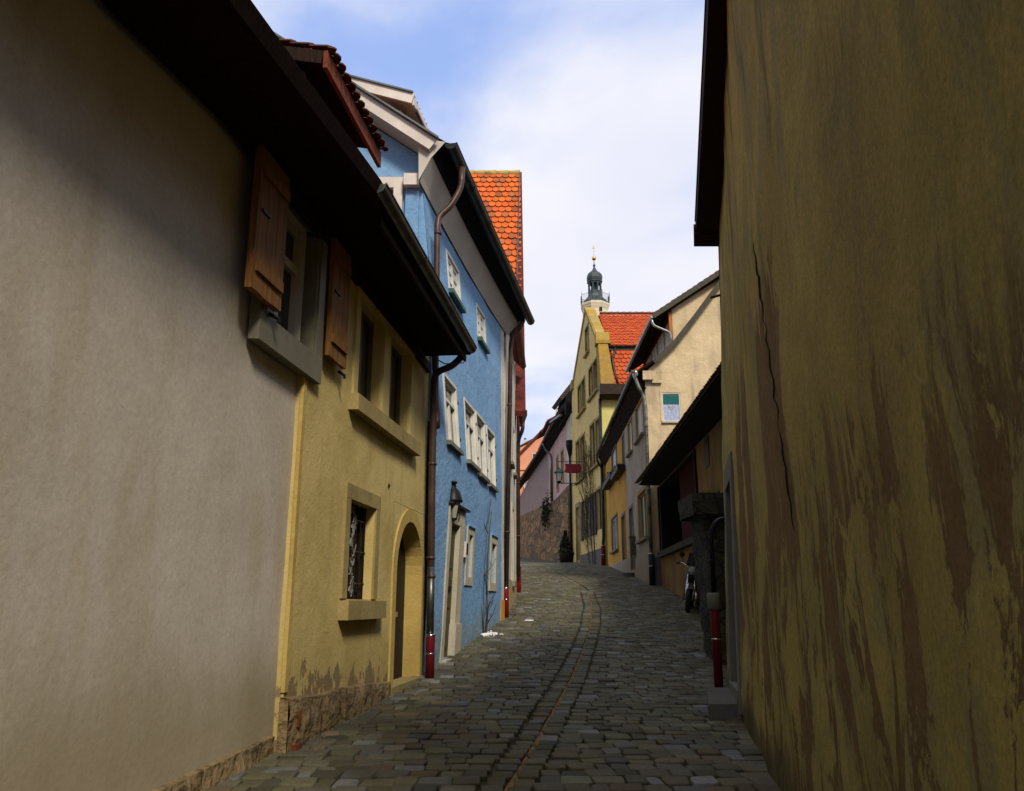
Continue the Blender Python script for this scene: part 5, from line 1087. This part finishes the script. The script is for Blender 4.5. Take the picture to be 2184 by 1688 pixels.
# hanging sign, lantern, pots
hs = thing('hanging_sign', 'dark red hanging sign with ragged ends on a wrought iron bracket over the lane', 'sign', (3.7, 50.3, 9.2))
m = MB(); m.tube([(4.62, 50.35, 9.98), (2.85, 50.3, 10.0)], .022, 6); m.tube([(4.6, 50.35, 11.3), (4.6, 50.35, 8.9)], .022, 6)
for cx, cz, r_, t0, t1 in ((4.45, 11.2, .14, 0, 5.5), (4.45, 9.0, .14, 0, 5.5), (4.2, 10.12, .13, 0, 5), (3.7, 10.12, .1, 1, 6), (3.2, 10.1, .09, 0, 5)):
    m.tube([(cx + r_ * (1 - k / 16) * math.cos(t0 + (t1 - t0) * k / 12), 50.32, cz + r_ * (1 - k / 16) * math.sin(t0 + (t1 - t0) * k / 12)) for k in range(13)], .013, 5)
m.tube([(2.8, 50.3, 10.0), (2.75, 50.3, 10.02)], [.05, .01], 8)
for x in (3.4, 4.1): m.tube([(x, 50.3, 9.98), (x, 50.3, 9.82)], .01, 5)
m.build('bracket', 'black_iron', hs)
m = MB(); m.prism([(3.27, 50.27, 9.86), (4.22, 50.27, 9.84), (4.30, 50.27, 9.6), (4.24, 50.27, 9.3), (4.0, 50.27, 9.26), (3.5, 50.27, 9.27), (3.22, 50.27, 9.33), (3.3, 50.27, 9.6)], (0, .05, 0)); m.build('sign_board', 'red_paint', hs)
sl_ = thing('street_lantern', 'pale glass lantern with green hood held out from the corner of the green house', 'lantern', (3.05, 53, 9.1))
m = MB(); m.lathe((3.05, 53), [(.16, 9.18), (.26, 9.72)], 4, 0, False); m.build('glass_body', 'lamp_glass_pale', sl_)
m = MB(); m.lathe((3.05, 53), [(.42, 9.72), (.38, 9.78), (.12, 9.98), (.05, 10.05), (.02, 10.15)], 4, 0, False); m.build('hood', 'verdigris', sl_)
m = MB(); m.lathe((3.05, 53), [(.06, 9.0), (.18, 9.1), (.18, 9.17)], 4, 0, False); m.tube([(3.05, 53, 9.05), (4.42, 53.2, 9.05)], .03, 6); m.tube([(4.3, 53.2, 9.05), (4.0, 53.15, 8.9), (3.8, 53.1, 9.05)], .018, 5)
for k in range(4): a = math.pi / 2 * (k + .5); m.bar((3.05 + .165 * math.cos(a), 53 + .165 * math.sin(a), 9.17), (3.05 + .27 * math.cos(a), 53 + .27 * math.sin(a), 9.73), .025)
m.build('frame', 'black_iron', sl_)
def leafy(mb, c, rx, rz, n, sz, cone=False):
    for i in range(n):
        t = random.random(); z = c[2] + rz * t; r_ = rx * ((1 - t) if cone else math.sin(math.pi * min(1, .15 + t * .85))) * random.uniform(.5, 1.05); a = random.uniform(0, 6.3); q = Vector((c[0] + r_ * math.cos(a), c[1] + r_ * math.sin(a), z))
        v = [Vector((random.uniform(-1, 1), random.uniform(-1, 1), random.uniform(-1, 1))) * sz for _ in range(3)]; mb.face([q + w for w in v])
pt_ = thing('potted_conifer', 'small dark conifer in a black tub at the foot of the green house', 'potted plant', (3.55, 54.5, 4.05))
m = MB(); m.lathe((3.55, 54.5), [(.33, 3.95), (.42, 4.0), (.5, 4.6), (.5, 4.66)], 12); m.build('tub', 'dark_door', pt_); m = MB(); leafy(m, (3.5, 54.5, 4.55), .55, 1.5, 700, .13, True); m.build('foliage', 'conifer', pt_)
# ---------------------------------------------------------------- retaining wall, mauve and pink houses
FP = Fac(4.2, 57, -.062, -1)
rw = thing('retaining_wall', 'old rubble stone wall running up the lane below the mauve house', 'wall', (3, 75, 5.5))
ledge = lambda y: 9.5 + max(0, y - 66) * .072
m = MB(); n = 26
for i in range(n):
    a, b = 56.7 + 54 * i / n, 56.7 + 54 * (i + 1) / n; vs = []
    for y in (a, b):
        for j in range(8): z = 3 + (ledge(y) - 3) * j / 7; vs.append(FP.pt(y, z, .5 - .25 * j / 7 + .12 * mn.noise(Vector((y * .6, z, 2)))))
    m.smooth = True; m.mesh(vs, [(j, 8 + j, 9 + j, 1 + j) for j in range(7)]); m.smooth = False
    m.face([vs[7], vs[15], FP.pt(b, ledge(b) + .1, -.2), FP.pt(a, ledge(a) + .1, -.2)])
m.face([FP.pt(56.7, 3, .5), FP.pt(56.7, 3, -.5), FP.pt(56.7, 9.5, -.5), FP.pt(56.7, 9.5, .25)]); m.build('stone_face', 'rubble_wall', rw)
m = MB()
random.seed(8)
for i in range(500):
    y = random.gauss(70, 1.6); z = random.gauss(9.0, .55); q = FP.pt(y, z, .45 + random.uniform(0, .15)); v = [Vector((random.uniform(-1, 1), random.uniform(-1, 1), random.uniform(-1, 1))) * .16 for _ in range(3)]; m.face([q + w for w in v])
tag(m.build('hanging_ivy', 'conifer', rw), None, None, None, 'stuff')
mh = thing('mauve_house', 'long mauve house above the stone wall, farther part of the row with dark roof', 'house', (6, 90, 9))
m = MB(); wall(m, FP, 72.5, 110, 8, 15.2, [(73.0, 73.01, 9, 9.01)], .3, 3, .02); body(m, FP, 72.5, 110, 8, 15.2, 9); m.build('mauve_wall', 'mauve_plaster', mh)
m = MB(); m.cur = 0; m.face([FP.pt(72.4, 14.7, 0), FP.pt(110, 16.1, 0), FP.pt(110, 16.2, .6), FP.pt(72.4, 14.85, .6)]); m.cur = 1; m.slab(FP.pt(72.4, 14.9, .65), FP.pt(110, 16.3, .65), FP.pt(110, 19.5, -4), FP.pt(72.4, 18.4, -4), -.15); m.slab(FP.pt(72.4, 18.4, -4), FP.pt(110, 19.5, -4), FP.pt(110, 15, -9), FP.pt(72.4, 15, -9), -.15); m.build('roof', ['dark_board', 'dark_tiles'], mh)
m = MB(); gutter(m, FP.pt(72.4, 14.9, .75), FP.pt(110, 16.3, .75), .12, 3); m.build('gutter', 'dark_zinc', mh)
m = MB(); m.fbox(FP, 71.0, 72.2, 10.0, 12.6, 0, .03)
ph = thing('pink_house', 'pink house above the stone wall next to the green house', 'house', (7, 64, 9))
PWN = [(69.4, 70.7, 10.25, 12.75), (64.9, 65.9, 10.35, 12.9), (61.6, 62.8, 10.6, 12.8)]
m = MB(); wall(m, FP, 56.9, 72.5, 8, 14.6, PWN, .3, 1.5, .02); body(m, FP, 56.9, 72.5, 8, 14.6, 9); m.build('pink_wall', 'pink_plaster', ph)
for a, b, c, d_ in PWN:
    w_ = window(FP, ph, a, b, c, d_, -.2, 'window_stone', .1, None, (.5,), 'dull_glass'); s_ = MB(); surround(s_, FP, a, b, c, d_, -.05, .05, .2, .2, .2); s_.build('casing', 'window_stone', w_)
m = MB(); m.fbox(FP, 56.9, 59.3, 8.5, 14.5, 0, .05); m.build('cream_pier', 'cream_plaster', ph)
m = MB(); m.cur = 0; m.face([FP.pt(57.5, 14.5, 0), FP.pt(72.4, 14.5, 0), FP.pt(72.4, 14.75, .7), FP.pt(57.5, 14.75, .7)]); m.cur = 1; m.slab(FP.pt(58, 14.8, .75), FP.pt(72.4, 14.8, .75), FP.pt(72.4, 18.4, -4), FP.pt(58, 18.4, -4), -.2); m.slab(FP.pt(58, 18.4, -4), FP.pt(72.4, 18.4, -4), FP.pt(72.4, 14.6, -9), FP.pt(58, 14.6, -9), -.2); prf = m.build('roof', ['dark_board', 'dark_tiles'], ph)
m = MB(); m.slab(FP.pt(57.0, 15.6, .6), FP.pt(62.3, 16.1, .55), FP.pt(62.3, 18.9, -2), FP.pt(57.0, 18.9, -2), -.3); m.build('upper_roof', 'dark_tiles', prf)
m = MB(); m.fbox(FP, 57.0, 62.0, 14.5, 16.2, -1.5, .35); m.build('attic_wall', 'dark_board', ph)
m = MB(); gutter(m, FP.pt(62.6, 15.0, .8), FP.pt(72.4, 14.9, .8), .12, 3); m.tube(smoothpath([FP.pt(69, 14.8, .8), FP.pt(69, 14.2, .6), FP.pt(68.4, 13.6, .15), FP.pt(68.4, 9.6, .15)], .4), .09, 8); m.build('gutter', 'zinc', ph)
m = MB(); m.bar(FP.pt(57.2, 14.55, .7), FP.pt(62.5, 15.15, .85), .2, .12); m.build('eave_board', 'lead_grey', ph)
# small dormers with red tiles
def far_dormer(par, a0, a1, z0, z1, o):
    d = MB(); d.fbox(FP, a0, a1, z0, z1, o - 1.5, o); dd_ = d.build('dormer', 'pink_plaster', par)
    d = MB(); d.slab(FP.pt(a0 - .5, z1 + .05, o + .6), FP.pt(a1 + .5, z1 + .05, o + .6), FP.pt(a1 + .5, z1 + 1.0, o - 1.2), FP.pt(a0 - .5, z1 + 1.0, o - 1.2), -.12); d.build('roof', 'tile_underside', dd_)
    window(FP, dd_, a0 + .4, a1 - .4, z0 + .25, z1 - .15, o + .01, 'white_paint', .13, None, (.5,), 'pale_glass')
far_dormer(mh, 72.7, 75.5, 15.1, 16.4, .1); far_dormer(ph, 66.5, 70.0, 14.9, 16.0, .1)
# ---------------------------------------------------------------- salmon house beyond the bend
k7 = 118 / 75
Q = lambda x, z: (x * k7, 118.0, 1.4 + (z - 1.4) * k7)
sh = thing('salmon_house', 'salmon orange gabled house at the end of the lane with a white portal', 'house', (3, 122, 15))
m = MB(); m.face([Q(-3, 4), Q(9, 4), Q(9, 14.2), Q(4.2, 18.45), Q(.3, 14.5), Q(-3, 12.5)]); a_, b_ = Q(9, 4), Q(9, 14.2); m.face([a_, b_, (b_[0], 135, b_[2]), (a_[0], 135, a_[2])]); m.build('salmon_gable', 'salmon_plaster', sh)
m = MB(); m.bar(Q(.3, 14.45), Q(4.25, 18.5), .45, .3); rf_ = m.build('verge_board', 'dark_red_board', sh)
m = MB(); a_, b_, c_ = Q(-3, 12.5), Q(.3, 14.45), Q(4.25, 18.5); dy_ = Vector((0, 17, 0))
for p, q in ((a_, b_), (b_, c_)): m.slab(p, q, Vector(q) + dy_, Vector(p) + dy_, .3)
p, q = c_, Q(9.2, 14.0); m.slab(p, q, Vector(q) + dy_, Vector(p) + dy_, .3); m.build('roof', 'old_tiles', sh)
FQ = FacX(118.0); p, q = Q(1.87, 14.36), Q(2.22, 14.99); window(FQ, sh, p[0], q[0], p[2], q[2], .02, 'white_paint', .09, None, (), 'dull_glass')
m = MB(); p, q = Q(.5, 13.42), Q(3.2, 13.58); m.box(p[0], q[0], 117.8, 117.99, p[2], q[2]); m.build('string_course', 'salmon_plaster', sh)
m = MB(); x0, z0, x1, z1 = *Q(1.1, 11.5)[::2], *Q(2.1, 13.0)[::2]; cx_ = (x0 + x1) / 2; m.box(x0, x1, 117.6, 117.99, z0, z1); m.prism([(cx_ + (x1 - cx_) * math.cos(a), 117.6, z1 + (x1 - cx_) * .5 * math.sin(a)) for a in [math.pi * i / 10 for i in range(11)]], (0, .35, 0)); po = m.build('portal', 'white_fascia', sh)
m = MB(); m.box(cx_ - .55, cx_ + .6, 117.5, 117.59, z0, z1 - .15); m.build('door', 'dark_door', po)
m = MB(); a_ = Q(.6, 12.2); m.box(a_[0], a_[0] + .6, 117.8, 117.99, a_[2] - .1, a_[2] + .9); m.build('side_window', 'dark_door', sh)
rl = thing('balustrade', 'white balustrade in front of the portal of the salmon house', 'railing', (2, 112, 17)); k5 = 112 / 75; Q5 = lambda x, z: (x * k5, 112.0, 1.4 + (z - 1.4) * k5)
m = MB(); a_, b_ = Q5(.6, 12.62), Q5(2.3, 12.62); m.bar(a_, b_, .1, .1); n = 14
for i in range(n + 1): p = Vector(a_).lerp(Vector(b_), i / n); m.bar(p, p - Vector((0, 0, 1.0)), .05)
m.bar(Vector(a_) - Vector((0, 0, 1)), Vector(b_) - Vector((0, 0, 1)), .12, .1); m.bar(Vector(a_) - Vector((0, 0, 1)), Vector(a_) - Vector((0, 0, 6)), .2); m.build('rails', 'white_paint', rl)
rh = thing('rear_house', 'orange walled house with a dark roof edge just behind the salmon gable', 'house', (1, 130, 15)); k8 = 126 / 75; Q8 = lambda x, z: (x * k8, 126.0, 1.4 + (z - 1.4) * k8)
m = MB(); m.face([Q8(-2, 5), Q8(3, 5), Q8(3, 16.6), Q8(.8, 15.55), Q8(-2, 14.0)]); m.build('rear_gable', 'salmon_plaster', rh); m = MB(); a_, b_ = Q8(-2, 14.1), Q8(3.0, 16.8); m.slab(a_, b_, Vector(b_) + dy_, Vector(a_) + dy_, .25); m.build('roof', 'dark_tiles', rh)
m = MB(); p, q = Q8(1.0, 15.0), Q8(1.47, 16.4); m.box(p[0], q[0], 127, 127.8, p[2], q[2]); ckm = m.build('chimney', 'white_plaster', rh); m = MB(); m.lathe(((p[0] + q[0]) / 2, 127.4), [(.2, q[2]), (.2, q[2] + .2), (.05, q[2] + .35)], 8); m.build('chimney_cap', 'black_iron', ckm)
# ---------------------------------------------------------------- church pinnacles, far tower
ch_ = thing('church', 'stone church behind the salmon house showing three thin pinnacles with cross finials', 'church', (9, 156, 9))
m = MB(); m.box(6.4, 20, 150.6, 170, 6, 33.0); m.prism([(6.4, 150.6, 33), (20, 150.6, 33), (13.2, 150.6, 36.0)], (0, 15, 0)); m.build('nave', 'pale_stone', ch_)
for x, zb, zt in ((4.81, 24, 25.71), (6.15, 24, 27.68), (7.39, 24, 29.41)):
    kk = 150 / 110; X, zb, zt = x * kk, 1.4 + (zb - 1.4) * kk, 1.4 + (zt - 1.4) * kk
    m = MB(); m.lathe((X, 150), [(.42, zb), (.42, zt - 2.4), (.5, zt - 2.35), (.34, zt - 2.2), (.10, zt - .25), (.16, zt - .2), (.05, zt)], 8, 0, False)
    for k in range(5): z = zt - 2.0 + k * .36; r_ = .34 - k * .05; m.box(X - r_ - .04, X + r_ + .04, 149.96, 150.04, z, z + .08)
    pn = m.build('pinnacle', 'pale_stone', ch_)
    m = MB(); m.box(X - .36, X + .36, 149.9, 150.1, zt - .28, zt - .12); m.lathe((X, 150), [(.12, zt - .1), (.16, zt), (.04, zt + .22)], 8, 0, False); m.build('finial', 'grey_stone', pn)
tk = 160 / 90; T = lambda z: 1.4 + (z - 1.4) * tk; TX, TY = 9.69 * tk, 160
tower = thing('bell_tower', 'cream octagonal tower with gallery, open lantern, dark onion dome and golden ball', 'tower', (TX, TY, 9))
rot = R(22.5) * 0
m = MB(); m.lathe((TX, TY), [(2.72, 9), (2.72, T(34.35))], 8, rot, False); m.build('shaft', 'tower_plaster', tower)
m = MB(); m.lathe((TX, TY), [(2.72, T(34.34)), (2.78, T(34.45)), (2.95, T(34.7)), (2.98, T(34.8)), (3.1, T(34.95)), (3.12, T(35.15)), (2.7, T(35.3))], 8, rot, False); m.build('cornice', 'tower_plaster', tower)
m = MB(); m.box(TX - .28 + .85, TX + .28 + .85, TY - 2.75, TY - 2.5, T(34.0), T(34.0) + .75); m.build('window', 'black_iron', tower)
m = MB(); m.lathe((TX, TY), [(2.75, T(35.3)), (2.6, T(35.5)), (2.1, T(35.8)), (1.65, T(36.1)), (1.5, T(36.4)), (1.5, T(36.55))], 8, rot, False); m.build('roof_skirt', 'slate', tower)
m = MB()
for k in range(8):
    a = 2 * math.pi * (k + .5) / 8; m.lathe((TX + 1.28 * math.cos(a), TY + 1.28 * math.sin(a)), [(.2, T(36.5)), (.2, T(37.9))], 6)
    a2 = a + math.pi / 8; 
m.lathe((TX, TY), [(1.45, T(37.8)), (1.5, T(37.95)), (1.68, T(38.0)), (1.68, T(38.12))], 8, rot, False); m.lathe((TX, TY), [(1.42, T(36.5)), (1.42, T(36.85))], 8, rot, False)
m.lathe((TX, TY), [(.45, T(36.5)), (.45, T(37.9))], 6); m.build('open_lantern', 'slate', tower)
m = MB(); m.lathe((TX, TY), [(1.5, T(38.1)), (1.62, T(38.2)), (1.72, T(38.45)), (1.70, T(38.7)), (1.5, T(38.98)), (1.05, T(39.25)), (.6, T(39.45)), (.32, T(39.75)), (.16, T(40.0)), (.24, T(40.05)), (.3, T(40.15)), (.24, T(40.25)), (.08, T(40.35)), (.06, T(40.85))], 8, rot, False); m.build('onion_dome', 'slate', tower)
m = MB(); zc = T(41.06)
m.lathe((TX, TY), [(.45 * math.sin(math.pi * i / 10) + .01, zc - .45 * math.cos(math.pi * i / 10)) for i in range(11)], 16); m.build('gold_ball', 'gold', tower)
m = MB(); m.tube([(TX, TY, zc + .4), (TX, TY, T(42.5))], .04, 6); m.box(TX - .45, TX + .12, TY - .02, TY + .02, T(42.35), T(42.35) + .18); m.lathe((TX, TY), [(.03, T(42.3)), (.14, T(42.4)), (.12, T(42.65)), (.02, T(42.75))], 8); m.build('weather_vane', 'gold', tower)
m = MB()
for k in range(8):
    a, b = 2 * math.pi * (k + .5) / 8, 2 * math.pi * (k + 1.5) / 8; p = lambda an, r_, z: Vector((TX + r_ * math.cos(an), TY + r_ * math.sin(an), z))
    m.tube([p(a, 3.0, T(35.1)), p(a, 3.1, T(35.8)), p(a, 3.05, T(36.55))], .06, 6)
    for z in (T(35.35), T(36.25)): m.tube([p(a, 3.05, z), p(b, 3.05, z)], .035, 5)
    for i in range(1, 9): q = p(a, 3.05, 0).lerp(p(b, 3.05, 0), i / 9); m.tube([(q.x, q.y, T(35.35)), (q.x, q.y, T(36.25))], .018, 4)
m.build('gallery_railing', 'lead_grey', tower)
